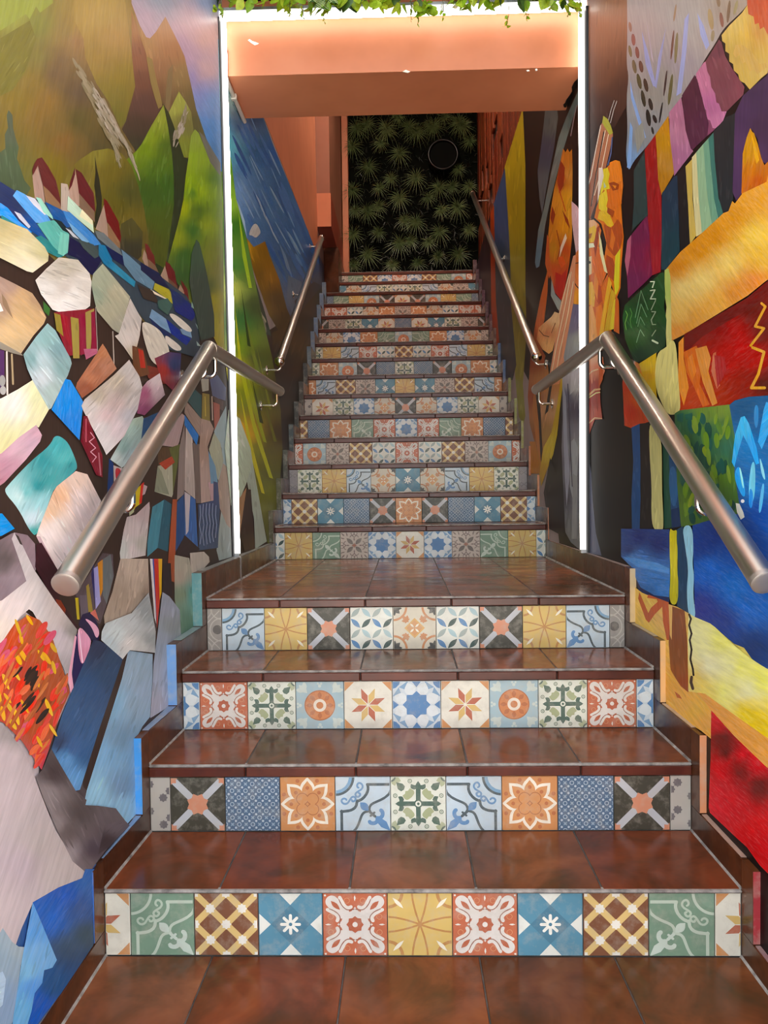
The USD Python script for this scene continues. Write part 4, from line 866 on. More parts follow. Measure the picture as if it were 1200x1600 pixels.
MURAL_RIGHT = '''
!gain 1.0
745,415 758,371 772,320 816,173 900,104 1000,-90 1400,-90 1400,1760 1150,1500 960,1000 880,900 850,640 742,434 | #171110
!gain 1.1
915,-90 985,-90 982,160 960,200 940,190 915,230 | 940,40,#8a5e48 940,120,#6c4634 940,170,#48302a 970,140,#4a322a 950,200,#2c201e | 90
~976,-60 1190,-90 1178,-20 1172,2 1160,18 1130,45 1120,65 1100,95 1085,125 1066,150 1050,180 1030,205 1010,230 990,252 982,270 978,240 981,205 979,150 983,120 979,100 981,50 | 1000,60,#9a8e90 1000,100,#948c8e 990,170,#929296 990,250,#7494bf 1010,200,#848488 1040,120,#8a8682 1060,100,#8e8690 1100,60,#989090 1020,150,#86827e 1080,40,#989494 1140,20,#90847a 1000,220,#7c8084 | 80
985,125 990,150 1010,215 1005,217 994,180 986,152 | #84a0d4
1003,48 1012,78 1026,135 1021,135 1009,100 | #8c90bc
1037,60 1041,42 1031,110 1026,138 1023,135 1029,90 | #8c90bc
1070,30 1077,20 1073,80 1065,145 1057,150 1065,90 | #8e94c0
1090,20 1100,40 1109,70 1104,78 1095,55 | #9098c4
985,190 989,200 986,262 980,262 | #7ca0d4
1010,30 1016,60 1022,100 1018,90 | #a498a8
992,205 1004,190 1008,215 996,240 | #8a8a84
E 985 42 2.5 8 -8 | #8c6456
E 990 62 3.2 9.5 -5 | #84504c
E 996 82 3.2 9.5 -8 | #784844
E 1002 104 3.4 9.5 -10 | #5a3e37
E 985 80 2.6 9.5 -10 | #766648
E 991.5 104 3.2 11 -10 | #665a45
E 999 127 3.3 12.5 -12 | #4a462f
E 1009.5 133 3.3 11 -12 | #3b3028
E 1005.5 154 3.2 13.5 -10 | #333328
E 1017 163 3.2 10 -12 | #2b2824
E 1013.5 184 3.6 13.5 -8 | #1f2220
E 1023.5 186 3 7 -20 | #1c1f20
E 1020 204 2 6 -12 | #272928
E 1051 70 1.8 24 6 | #64453e
E 1057 75 2.6 25 4 | #726a4d
E 1040 130 1.6 21 7 | #3a2e2f
E 1048 140 2.8 25 7 | #585436
E 1033 176 1.5 17 9 | #1c1c20
E 1111 30 4.2 17 -8 | #968262
E 1128 31 3 12 -8 | #785248
E 1139 18 2.6 18 6 | #6e5a49
E 1123 3 3 8 -8 | #7c6854
E 1114 56 3 9 6 | #867a62
E 1150 12 2.6 12 14 | #8a8062
E 1055 20 1.6 14 8 | #8a7058
1172,-90 1168,8 1160,20 1140,40 1128,55 1129,64 1134,68 1134,80 1140,84 1140,96 1146,100 1147,110 1154,116 1156,126 1164,130 1172,140 1180,132 1190,122 1200,114 1400,20 1400,-90 | 1150,40,#c0a864 1165,50,#c0a04e 1150,80,#b09854 1170,90,#b0904c 1180,110,#b49c60 1165,120,#b89c54 1180,50,#b08450 1230,60,#b89450 | 70
1172,-90 1168,5 1170,22 1178,26 1180,38 1186,36 1188,46 1194,42 1200,54 1400,60 1400,-90 | 1180,5,#a84c36 1190,20,#b0583e 1230,10,#b05038 | 75
1168,52 1170,72 1177,72 1180,88 1186,86 1190,98 1200,102 1400,100 1400,70 1210,66 1190,54 1180,50 | 1180,60,#a86440 1190,85,#a04630 1230,85,#a04630 | 75
1146,84 1150,90 1156,86 1160,100 1166,96 1172,112 1178,108 1184,116 1200,104 1200,98 1188,100 1180,88 1172,78 1160,70 1150,70 | #b8985a | 75
1124,62 1128,66 1134,88 1144,106 1164,136 1162,148 1136,174 1128,174 1124,162 1120,160 1118,146 1112,136 1110,120 1106,112 1103,96 | 1130,100,#6f3e49 1140,130,#693a46 1125,150,#6c3e49 1118,80,#5c3241 1155,140,#74404c | 75
1100,98 1103,96 1106,112 1110,120 1112,136 1118,146 1120,160 1124,162 1128,174 1136,174 1130,190 1118,201 1114,200 1110,188 1105,186 1104,172 1099,168 1098,152 1093,148 1092,130 1089,126 1088,115 | 1100,120,#ac6c8a 1110,170,#a06088 1120,190,#b07094 | 75
1088,116 1089,126 1092,130 1093,148 1098,152 1099,168 1104,172 1105,186 1110,188 1114,200 1118,202 1106,212 1102,190 1096,165 1090,140 | #7a4460
1086,117 1090,124 1104,178 1108,192 1106,212 1082,235 1076,230 1070,192 1068,170 1066,149 | 1085,150,#482236 1090,200,#4d263d | 80
1065,152 1068,170 1072,204 1080,232 1084,236 1060,267 1054,275 1048,230 1046,176 | 1055,190,#a06884 1050,200,#a8748e 1060,250,#996487 1065,170,#a46c88 | 85
1045,181 1048,220 1054,271 1034,305 1029,280 1027,240 1025,210 | 1035,220,#b08028 1045,260,#a87a36 1035,280,#a87424 1040,195,#b47c24 | 85
1025,210 1027,240 1029,280 1034,304 1035,360 1033,425 1015,432 1012,400 1013,334 1011,300 1008,234 | 1018,240,#8f2020 1020,320,#8c2022 1025,400,#90202a | 90
988,366 1012,336 1015,360 1020,430 1008,442 982,466 981,440 978,408 981,376 | 1000,400,#742048 1015,400,#7e203c 990,440,#6a204c 995,370,#6a2046 | 85
981,376 987,367 986,400 981,432 977,408 | #b06078
991,266 1008,236 1012,312 1013,336 992,356 988,362 991,320 | #2b3e3f | 90
1035,302 1054,276 1059,274 1063,392 1041,422 1034,421 | 1048,300,#1c3247 1045,400,#1c3a46 | 90
1059,274 1072,260 1075,300 1079,382 1064,393 1061,330 | #1c1a1c
1072,260 1082,249 1083,312 1089,368 1079,382 1076,320 | #b8a056 | 90
1082,246 1089,238 1093,280 1093,312 1098,364 1089,370 1084,312 | #c2ba8e | 90
1089,238 1100,225 1104,280 1107,310 1114,352 1098,365 1093,312 | #86a586 | 90
1100,225 1108,216 1112,260 1117,310 1126,342 1114,353 1107,310 1104,280 | #68927c | 90
1108,216 1117,206 1118,250 1124,310 1133,334 1124,344 1117,310 | #3a6962 | 90
1116,206 1136,183 1151,176 1149,240 1147,312 1143,332 1132,336 1124,308 1118,250 | #24282c | 90
1150,177 1162,150 1175,138 1200,118 1400,40 1400,260 1200,257 1192,252 1185,217 1176,202 1170,222 1163,260 1161,302 1152,314 1146,300 1148,240 | 1165,170,#422e4e 1180,150,#3a2a46 1160,230,#4a3256 1195,200,#3e2a42 | 95
1174,200 1177,206 1180,208 1186,226 1191,246 1196,258 1204,250 1300,210 1300,300 1170,312 1160,302 1162,240 1168,215 | 1172,220,#b88420 1170,240,#bb8426 1185,280,#b4561f 1175,270,#b46c1c 1200,270,#b06420 | 100
1176,210 1182,225 1188,250 1184,256 1180,240 | #d09a2a
!gain 1.3
1041,422 1054,406 1064,394 1078,382 1104,359 1132,333 1140,330 1146,314 1150,318 1162,302 1200,284 1400,180 1400,330 1200,438 1170,462 1070,523 1050,533 1049,432 | 1060,420,#b07018 1090,390,#b87a20 1120,370,#b47824 1150,340,#bc8230 1190,310,#c08a3e 1070,450,#c0aa6c 1100,440,#c8b06c 1140,410,#ccb064 1180,370,#ccac52 1190,400,#c8a046 1060,490,#bc9a56 1120,470,#c09046 1090,500,#b4823e 1180,440,#c0783e 1060,520,#b4783a 1150,460,#b87a3a | 148
1040,422 1046,419 1049,432 1051,532 1043,544 1041,500 1043,480 1040,460 | 1043,450,#97a65a 1047,500,#b0ac70 | 90
977,477 1033,427 1039,425 1041,460 1039,480 1043,500 1041,541 1020,557 994,567 986,550 978,530 974,496 | 1000,470,#1c3e20 1030,480,#1c4220 990,500,#1f5024 1000,520,#3a5836 1030,530,#1c3a24 1000,555,#1c3628 985,540,#274d20 | 60
L2 1018,440 1024,440 1021,449 | #b8c0a8
L2 1018,454 1025,453 1018,467 1026,467 | #a0aa94
L1.6 1026,469 1019,484 | #7c8a74
L1.6 1020,487 1026,487 1019,500 1021,507 1026,507 | #7c8a74
L1.4 1026,516 1020,525 | #7c8a74
L3 1021,532 1029,536 | #a8b49c
L1.2 994,496 1003,454 1014,484 | #5c8060
L1.2 996,505 1003,475 1012,495 | #5c8060
L1.2 998,510 1002,495 1009,508 | #5c8060
L1.2 996,535 1002,515 1008,525 | #6c9070
L1.2 979,486 982,492 978,505 980,515 | #6a9c4a
L1.2 986,482 989,490 986,500 988,512 | #4c8040
1071,522 1100,506 1170,465 1200,440 1400,330 1400,660 1200,624 1172,622 1142,634 1120,640 1062,642 1064,560 1070,545 | 1090,530,#781c18 1120,510,#701818 1170,480,#591c18 1150,520,#8e1818 1180,560,#921814 1110,600,#922e18 1130,570,#961818 1080,600,#a03a18 1170,600,#781c14 1195,520,#591c18 1195,600,#4d1c18 1160,540,#9c1818 | 150
1071,522 1170,465 1200,440 1300,390 1300,420 1200,462 1160,490 1100,525 1075,549 1070,545 | #601a18
1062,535 1070,526 1070,560 1078,605 1070,634 1061,602 | #c07c36
1070,550 1090,540 1100,560 1095,600 1111,632 1100,636 1085,602 1074,580 | #b05a28
1076,560 1084,552 1090,580 1084,595 1078,580 | #bc7034
1088,545 1106,540 1113,560 1109,580 1123,630 1115,634 1100,597 1095,575 | #b87c40
1116,552 1121,550 1119,575 1127,602 1122,608 1113,580 | #ac644c
1118,555 1135,558 1137,580 1123,606 1120,580 | #8e2a2b
L4 1192,474 1198,479 1182,510 1196,513 1175,540 | #b88a36
L4.5 1178,543 1196,550 1187,585 1176,606 1197,606 | #b88a36
1000,568 1027,551 1026,600 1030,642 1010,602 | 1010,570,#b89c2a 1020,600,#b89a20 1015,590,#b4881c
~1027,551 1044,542 1050,531 1057,534 1060,560 1062,600 1065,630 1064,642 1056,648 1046,648 1038,636 1024,602 | #b8b072 | 95
975,584 985,560 1000,568 1010,602 1026,642 1030,656 1012,660 988,669 977,665 974,600 | 985,600,#a83218 990,640,#a02a14 1000,630,#b04e20 1005,590,#b06e20 | 80
988,668 1001,662 1003,700 1002,760 1003,800 1001,827 989,827 988,780 991,720 | #1c4272 | 90
1001,662 1017,660 1019,720 1021,826 1001,826 1003,760 | #1f1b1c
1030,658 1048,660 1062,700 1066,822 1038,826 1036,700 | #1f4638
~1016,659 1031,657 1034,690 1036,700 1036,760 1039,822 1036,830 1022,828 1019,800 1020,760 1016,700 | #acaa74
1045,690 1060,715 1064,820 1050,825 1047,760 | #1c426c
~1046,735 1052,726 1059,740 1060,770 1056,792 1050,790 1046,765 | #2b5684
1049,796 1064,792 1066,822 1050,825 | #163058
1056,646 1064,641 1142,632 1150,645 1152,690 1150,740 1156,775 1162,802 1110,813 1084,821 1066,823 1060,760 1058,715 | 1100,645,#58742e 1130,640,#667e36 1080,660,#28563a 1110,680,#2b5638 1130,670,#3a6038 1100,720,#1f4a3a 1130,740,#4a6a24 1080,760,#3a5a28 1080,790,#4a6628 1110,800,#3a5a2e 1140,700,#2b5a48 | 85
@LEAVES
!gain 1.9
1078,940 1200,1010 1260,1080 1150,1030 1080,975 | #b8a860
1142,633 1150,626 1172,620 1400,640 1400,1130 1200,1046 1185,1040 1165,1012 1150,1006 1115,977 1088,966 1086,880 1084,821 1110,813 1160,802 1150,740 1152,690 | 1170,640,#1c4266 1190,660,#1c4674 1165,700,#1f5a90 1180,760,#1f5a94 1150,760,#1c3a6a 1190,800,#143a80 1130,830,#142c70 1100,850,#143074 1110,890,#1c4e9a 1150,920,#1c569e 1180,950,#1f529a 1100,950,#242e78 1130,970,#1c3274 1180,1010,#143064 1195,900,#143e86 1160,860,#143880 1220,700,#1c4c80 | 20
1160,652 1166,650 1173,662 1185,700 1189,724 1184,726 1174,700 1164,680 1156,706 1150,730 1146,722 1151,680 | 1160,670,#3a88be 1152,710,#3080b8 1180,700,#2c78b4
1200,628 1196,640 1187,690 1193,702 1202,680 1240,640 | #307cb6
~1182,632 1188,634 1188,660 1184,672 1180,655 | #2a6496
~1156,726 1163,740 1168,772 1164,778 1155,762 1149,742 | #2c78b8
~1157,728 1161,734 1166,765 1162,760 | #78b0de
~1178,720 1183,724 1183,770 1176,794 1172,772 1174,742 | #5a9cd2
~1189,710 1197,735 1199,753 1192,740 | #6ea4d2
~1194,752 1198,760 1192,802 1187,800 | #4a8cca
~1174,760 1180,770 1178,796 1172,790 | #2a6cae
1152,786 1158,787 1164,800 1166,808 1160,812 1154,800 | #b8bcae
E 1163 783 3 3 | #c0c4b8
972,826 1048,827 1049,900 1047,943 1020,937 1005,926 996,906 990,888 972,870 | 1000,840,#1f2c68 1030,850,#1f2c66 985,860,#243468 1000,880,#3a609a 1020,900,#3a68a4 1040,920,#3664a0 1015,920,#2b568e 990,872,#466fa8 | 15
975,870 1000,873 1030,880 1048,888 1047,897 1020,890 998,886 | #4a78b0 | 12
996,905 1003,918 1024,930 1047,933 1047,946 1020,938 1000,924 | #1c2b58
1059,828 1069,822 1076,880 1079,940 1080,960 1060,947 1061,880 | #1c3a56
~1048,824 1054,830 1060,827 1059,840 1061,860 1060,890 1062,910 1061,946 1047,943 1050,900 1048,860 | 1054,840,#a09a2e 1053,880,#a8a238 1055,930,#98942c | 90
~1068,822 1084,820 1086,860 1084,880 1087,900 1085,930 1090,964 1082,968 1077,955 1075,920 1078,890 1072,850 | #749fc2 | 90
992,916 1005,926 1047,944 1060,948 1078,958 1078,1000 1080,1080 1100,1082 1116,1110 1114,1155 1098,1142 1044,1108 1043,1100 1038,1000 1020,990 990,974 | 1000,940,#b4964e 1015,980,#b0964c 1030,970,#b09054 1060,1080,#b48640 1090,1110,#b08c3e 1070,1100,#b48a46 1105,1130,#b88648 | 50
1001,925 1015,958 1019,950 1030,940 1028,936 1013,934 1015,929 1047,941 1052,990 1050,1000 1044,1000 1038,970 1037,948 1025,960 1016,973 1011,968 999,935 | #964a2c
1051,947 1072,954 1076,1000 1078,1082 1066,1072 1058,1060 1050,1046 1047,1004 | 1060,980,#683a20 1065,1030,#683e24 1055,1050,#784628 1070,1070,#783a1c | 88
1047,944 1053,946 1052,1000 1049,992 | #b09058
1056,1080 1064,1086 1068,1092 1060,1090 | #964a1c
1078,958 1088,964 1112,974 1120,980 1152,1010 1172,1026 1190,1038 1200,1044 1400,1130 1400,1290 1200,1152 1160,1124 1100,1084 1078,1080 1077,1000 | 1095,1000,#cac288 1110,1040,#cecc98 1140,1040,#d2c88a 1130,1000,#cab864 1160,1040,#d2c064 1190,1060,#cebc5c 1170,1080,#d6ce90 1130,1080,#ceb86a 1110,1080,#c2a454 1170,1110,#bea02e 1195,1130,#ba9c24 1090,1060,#c0a05a | 30
1092,1082 1104,1084 1160,1124 1200,1152 1300,1220 1300,1290 1200,1198 1150,1152 1112,1116 1114,1110 | #b07e42 | 38
L3 1079,960 1082,967 1079,977 1083,990 1080,1000 1083,1015 1081,1030 1085,1045 1086,1055 | #2b2420
L4.5 1083,1058 1082,1066 1085,1076 | #3c2a20
1114,1110 1150,1150 1200,1198 1400,1360 1400,1560 1200,1362 1190,1352 1170,1324 1150,1306 1112,1270 1110,1262 1113,1180 | 1125,1130,#a81c24 1160,1180,#ac1c24 1130,1150,#511f1c 1160,1200,#591f1c 1190,1230,#551c18 1130,1200,#a81820 1150,1250,#a41820 1190,1290,#a8141c 1195,1320,#9e141c 1120,1250,#ac1c28 1140,1175,#4d1c1a 1185,1190,#a81c24 1230,1300,#a0181c | 42
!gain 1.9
# guitarist and upper flight
817,168 821,260 821,450 823,520 817,600 821,650 818,662 811,652 806,600 798,480 796,397 792,327 788,263 | 810,230,#868020 805,330,#777018 810,450,#68661c 812,560,#686824 812,640,#686c2e | 90
789,262 793,327 797,397 799,480 807,570 801,594 788,592 779,545 773,470 771,320 | 780,330,#2b3e64 785,430,#243446 785,530,#2e323a | 90
766,334 772,320 775,470 781,545 776,548 768,500 | #762e12
745,415 755,375 766,335 768,500 776,548 770,545 744,432 | #2e202b | 90
852,172 871,172 872,184 866,230 858,272 847,334 843,310 840,268 846,225 849,200 | 858,190,#3a464d 850,230,#323a51 862,190,#4a5859 848,300,#464e55 | 95
904,140 906,155 897,180 886,215 880,235 868,282 858,322 852,352 846,397 843,416 838,419 836,410 841,360 850,325 861,270 873,215 885,183 | 890,190,#465859 880,220,#586868 865,270,#586060 850,340,#586464 840,405,#4a6070 | 105
L1.6 901,165 897,185 892,212 | #6c6468
880,232 884,238 887,232 890,238 894,233 895,265 894,325 894,372 890,410 886,434 878,470 867,457 862,436 857,417 857,365 860,332 866,295 871,274 | 885,245,#a06020 878,280,#863e10 888,275,#a87436 872,310,#ac742a 885,310,#b88026 862,350,#a0641f 880,350,#b0741b 868,390,#9a6c1b 880,390,#963a14 870,430,#9e3e18 880,440,#922418 873,460,#8a1c18 890,330,#b07c2e | 100
876,250 883,262 881,290 874,302 871,280 | #782b0f
863,322 868,335 864,352 860,341 | #782b0f
879,328 888,343 891,358 884,346 | #782b10
L1.4 872,290 878,310 884,330 | #a03814
L1.4 870,360 876,388 871,405 | #782b10
884,364 886,372 878,392 874,404 876,386 | #c2a293
873,402 880,400 884,412 878,419 873,411 | #aa4410
868,425 878,430 886,420 884,440 876,462 869,452 | #8e1e18
893,314 902,322 909,335 909,400 900,395 894,350 | 898,330,#b4929a 905,380,#a88c90 | 90
855,366 858,372 859,402 867,447 860,442 852,412 | #9a4c28
860,430 867,458 878,472 870,500 862,515 848,505 850,462 | #1c1820
862,436 868,460 877,470 879,492 871,482 861,462 | #747c7c
900,395 908,385 909,480 897,480 894,440 | 903,410,#a45c34 903,440,#b4683c 903,465,#c07c2c | 90
L1.4 897,440 901,447 906,452 | #2c201c
L1.4 898,412 906,410 | #3c2418
896,400 900,398 899,440 896,480 885,550 874,602 856,602 866,545 871,500 880,460 890,425 | #a8745a | 105
L1.2 893,425 883,480 870,540 860,596 | #d0ac94
L1.2 896,440 888,490 875,550 866,600 | #d0ac94
L1.2 890,428 878,475 866,530 | #d0ac94
857,418 846,460 836,510 829,560 825,620 828,662 836,692 843,742 849,747 853,720 861,690 869,660 877,620 881,588 885,552 874,600 860,602 855,560 848,548 842,530 851,500 856,455 | 845,480,#924618 835,560,#783618 832,620,#783a1c 838,680,#704220 850,600,#966a3e 860,640,#a07c5a 850,680,#80683a 842,720,#866022 | 95
850,505 862,495 867,487 875,490 875,505 868,530 864,548 858,553 848,546 839,530 842,512 | 850,515,#aa7c50 855,520,#9a5e3e 868,500,#c09874 855,540,#b08858 | 110
L1.5 843,516 850,524 858,526 | #5c3418
L1.2 862,520 868,505 | #6c4020
E 855 562 3.6 8 8 | #1c1818
840,598 845,640 848,702 846,724 841,682 837,620 | #241c18
861,588 863,602 857,642 852,648 | #241c18
836,600 842,660 846,735 838,690 832,640 | #8c5c30
879,578 880,600 875,642 871,680 865,710 856,732 846,760 843,740 850,698 862,676 871,632 | 870,650,#98801b 855,700,#a09030 850,745,#8c7018
828,690 837,690 844,737 842,740 830,740 | #8a5c1f
896,475 909,476 909,545 891,562 884,577 881,558 888,520 | 895,510,#585468 905,530,#787c7c 898,490,#54506a | 100
879,590 890,572 909,558 911,862 893,848 884,832 879,780 877,700 879,640 | 885,620,#46465a 895,600,#828286 905,600,#a8a8ac 888,680,#5c5c68 900,640,#3a364a 893,720,#4a4a56 902,700,#6c7074 900,780,#5c6068 888,780,#3a3846 905,820,#585c60 | 92
894,575 908,565 909,612 902,606 891,617 | #94949a
880,600 885,620 887,680 891,740 886,792 883,740 881,680 | #767a8a
893,690 898,685 904,700 903,740 896,782 891,760 | #7a8087
896,740 903,745 902,842 894,842 | #6e7276
L1.5 888,600 891,680 895,760 | #3a3848
870,742 880,640 878,700 884,840 858,826 850,770 860,715 | #211c20
938,196 941,192 946,200 952,196 958,210 956,240 949,260 945,282 935,312 928,332 922,347 918,330 918,292 922,270 928,245 934,215 | 940,230,#8a5840 930,290,#784834 | 105
L1.2 939,196 930,240 924,275 918,294 | #c0b4aa
L1.2 946,204 934,260 925,318 | #c4aa98
L1.2 951,210 940,265 929,305 | #c4aa98
L1.6 944,206 932,270 924,322 | #1c181c
L1.6 956,225 945,275 933,315 924,340 | #1c1c28
L2 957,215 955,240 950,258 | #3c4a70
943,181 950,186 955,197 958,208 953,211 946,200 941,192 | #868438
L1.2 960,157 955,172 951,188 | #868280
L1.2 964,158 959,172 954,192 | #868280
948,262 955,255 962,250 969,252 972,265 974,290 971,320 973,350 975,370 971,420 970,450 963,468 955,442 948,422 945,400 948,380 940,350 929,340 932,325 940,300 945,280 | #a85a1c
953,254 962,250 969,252 972,265 973,282 964,286 955,284 952,268 | #b4651c
943,264 950,262 953,272 951,284 954,298 950,304 944,296 938,306 940,290 | #b0a030
936,306 946,298 952,306 948,322 956,338 948,336 936,326 | #b4a034
948,296 958,294 970,290 972,318 962,328 952,322 | #aa581a
937,330 948,328 956,342 960,352 952,356 944,346 934,342 | #b0902e
944,350 956,356 966,342 972,352 974,370 968,395 960,400 950,388 948,376 | #8a3e1c
956,356 962,372 958,392 953,384 | #a85a24
948,398 958,404 963,420 960,440 952,432 946,414 | #84381a
962,400 970,388 969,420 968,450 962,464 960,440 | #a8a030
952,286 960,284 968,288 967,296 958,298 | #7a3412
957,289 964,290 962,295 | #b06a24

950,324 961,330 958,340 949,332 | #7e360e
944,284 948,292 944,294 | #8a9a94


936,262 942,262 944,275 938,300 934,318 | #c2a8a0

918,345 928,343 936,350 940,360 936,385 945,400 949,425 940,447 930,442 925,430 918,440 | #b06430
918,345 928,343 934,350 930,366 918,370 | #bc8c6c
918,358 930,352 934,364 928,378 918,380 | #b8902e
924,388 936,388 944,404 948,426 940,445 932,440 926,412 | #aa5424
918,402 925,400 925,430 918,438 | #c8a282
933,356 938,351 934,385 931,402 928,385 | #782b14
936,361 940,375 944,400 950,427 945,424 938,396 | #d0b08a
919,380 928,380 930,386 919,388 | #d8bca0
E 921 410 3 2.4 | #4a4038
919,366 926,364 924,372 919,374 | #8c5018
918,432 930,425 940,447 950,428 953,440 959,470 956,520 945,542 940,547 935,557 928,547 922,537 918,542 | #a04c1c
918,442 926,440 931,460 929,480 922,476 918,480 | #bc8834
919,480 926,476 932,500 936,540 930,546 922,534 918,540 | #bc7e48
930,440 940,448 942,470 936,476 930,462 | #903618
940,450 950,436 954,452 950,490 944,480 | #a8581c
932,480 940,476 946,500 942,530 936,536 932,510 | #b0601e
930,425 936,440 934,470 928,450 | #c06c34
952,432 957,442 948,492 944,520 937,524 942,490 | #b0862a
956,450 963,460 957,500 952,517 945,517 | #a08028
960,470 965,464 960,514 953,516 | #a8982f
963,460 968,470 969,522 960,517 | #9a4c1f
918,560 930,548 943,558 946,580 938,600 939,630 942,655 930,656 922,677 918,692 | 925,580,#a86a4c 930,600,#862a20 925,630,#7e2820 930,645,#964a3e 935,575,#b06446 928,560,#c08a6c | 90
L3 919,619 930,609 938,608 | #c0966c
L2 920,622 932,614 938,613 | #d0b080
L2 920,662 930,653 941,654 | #c09a7a
L2 918,588 926,580 935,577 | #c89a7a
937,575 943,558 943,592 936,607 | #a04618
918,700 924,740 926,780 931,832 940,868 918,864 | 922,760,#565a6e 926,830,#4a4e62 922,720,#5c6074 | 90
'''
def random_strokes(seed, outline, n, cols, a0, a1, lmin, lmax, wmin, wmax):
    r = random.Random(seed); g = Polygon(parse_pts(outline)); x0, y0, x1, y1 = g.bounds; out = []
    while len(out) < n:
        x, y = r.uniform(x0, x1), r.uniform(y0, y1)
        if not contains_xy(g.buffer(-3), x, y): continue
        L, w, a = r.uniform(lmin, lmax)/2, r.uniform(wmin, wmax)/2, math.radians(r.uniform(a0, a1)); d = (math.cos(a), math.sin(a)); o = (-d[1], d[0])
        pts = [(x-d[0]*L, y-d[1]*L), (x-d[0]*L*.4+o[0]*w, y-d[1]*L*.4+o[1]*w), (x+d[0]*L*.6+o[0]*w*.8, y+d[1]*L*.6+o[1]*w*.8), (x+d[0]*L, y+d[1]*L), (x+d[0]*L*.5-o[0]*w*.8, y+d[1]*L*.5-o[1]*w*.8), (x-d[0]*L*.5-o[0]*w*.9, y-d[1]*L*.5-o[1]*w*.9)]
        c = r.choice(cols); out.append('~' + ' '.join('%.1f,%.1f' % q for q in pts) + ' | ' + c)
    return '\n'.join(out)
BOOK = '-20,1010 0,1003 19,975 41,961 59,969 78,994 103,1069 106,1082 91,1116 73,1172 62,1203 31,1158 3,1130 -20,1100'
left_paint = MURAL_LEFT.replace('@STROKES', '\n'.join([
    random_strokes(3, BOOK, 60, ['#c83a2c', '#c0443c', '#b85068', '#c86444'], 95, 135, 22, 44, 7, 13),
    random_strokes(4, BOOK, 24, ['#c8962e', '#c09a34', '#d0a83c'], 50, 80, 18, 34, 5, 9),
    random_strokes(5, '30,1030 70,1040 95,1075 80,1120 60,1150 20,1110 10,1070', 13, ['#2e221e', '#38271f', '#2b1f1c'], 115, 135, 20, 40, 5, 9),
    random_strokes(6, BOOK, 26, ['#a8603a', '#b46c40', '#9a5430'], 112, 130, 25, 45, 4, 7)]))
LEAF = '1066,652 1140,640 1148,690 1146,740 1152,780 1150,800 1110,808 1072,816 1064,760'
left_paint = left_paint.replace('@WATERFALL', '\n'.join([
    random_strokes(21, '108,80 124,98 142,124 158,146 170,164 186,194 196,212 206,232 200,240 186,226 184,252 178,250 168,222 152,196 138,160 126,135 114,104', 95, ['#7d765c', '#88816a', '#8f8872', '#847c64'], 52, 68, 18, 34, 2, 5),
    random_strokes(22, '140,128 158,146 170,166 186,196 200,226 206,240 196,236 182,216 168,206 152,186 146,160', 80, ['#9a9484', '#a39d90', '#928b78'], 52, 66, 12, 26, 1.5, 4),
    random_strokes(23, '198,222 206,232 216,262 224,292 229,320 226,320 217,288 206,262 196,240', 16, ['#a09a88', '#8f8a74'], 62, 76, 16, 28, 1.5, 3),
    random_strokes(24, '166,206 180,222 188,246 188,284 180,262 172,236', 16, ['#858068', '#928c76'], 66, 82, 14, 28, 1.5, 3)]))
left_paint = left_paint.replace('@SPRAY', random_strokes(25, '289,156 294,176 290,204 282,226 271,244 267,216 272,196 282,180', 26, ['#9a948a', '#88846e', '#a8a296'], 92, 120, 12, 26, 1.5, 4))
SKY = '352,150 392,160 406,184 430,240 462,318 490,388 488,430 452,460 440,430 420,392 398,380 372,310 362,240'
left_paint = left_paint.replace('@CLOUDS', '\n'.join([
    random_strokes(26, SKY, 34, ['#3a5c90', '#2c4f86', '#345a8e', '#2a4b80'], 60, 68, 34, 80, 3, 8),
    random_strokes(27, SKY, 18, ['#4f729c', '#5c7c9e', '#66829e'], 60, 68, 24, 60, 1.5, 4.5),
    random_strokes(28, '394,298 404,306 432,366 440,388 424,370', 10, ['#8094a6', '#728aa2'], 60, 68, 16, 34, 1.5, 3)]))
left_paint = left_paint.replace('@MIST', random_strokes(29, '388,450 401,464 416,500 420,526 406,516 396,490', 26, ['#5c6052', '#6c7060', '#787a6a'], 55, 80, 12, 26, 1.5, 4))
right_paint = MURAL_RIGHT.replace('@LEAVES', '\n'.join([
    random_strokes(8, LEAF, 30, ['#17423a', '#1a4638', '#1c4c44'], 75, 110, 20, 34, 8, 13),
    random_strokes(9, LEAF, 36, ['#5a7a28', '#668030', '#4c7030', '#74882e'], 70, 115, 18, 34, 6, 11),
    '1059,648 1070,645 1069,660 1060,658 | #1f5044', '1072,648 1084,645 1084,656 1074,656 | #1f5044']))
paint(wl, PL, left_paint, 'mural', 'painted mural of open books, red-roofed houses and green mountains')
paint(wr, PR, right_paint, 'mural', 'painted mural of a guitarist and striped woven cloths')

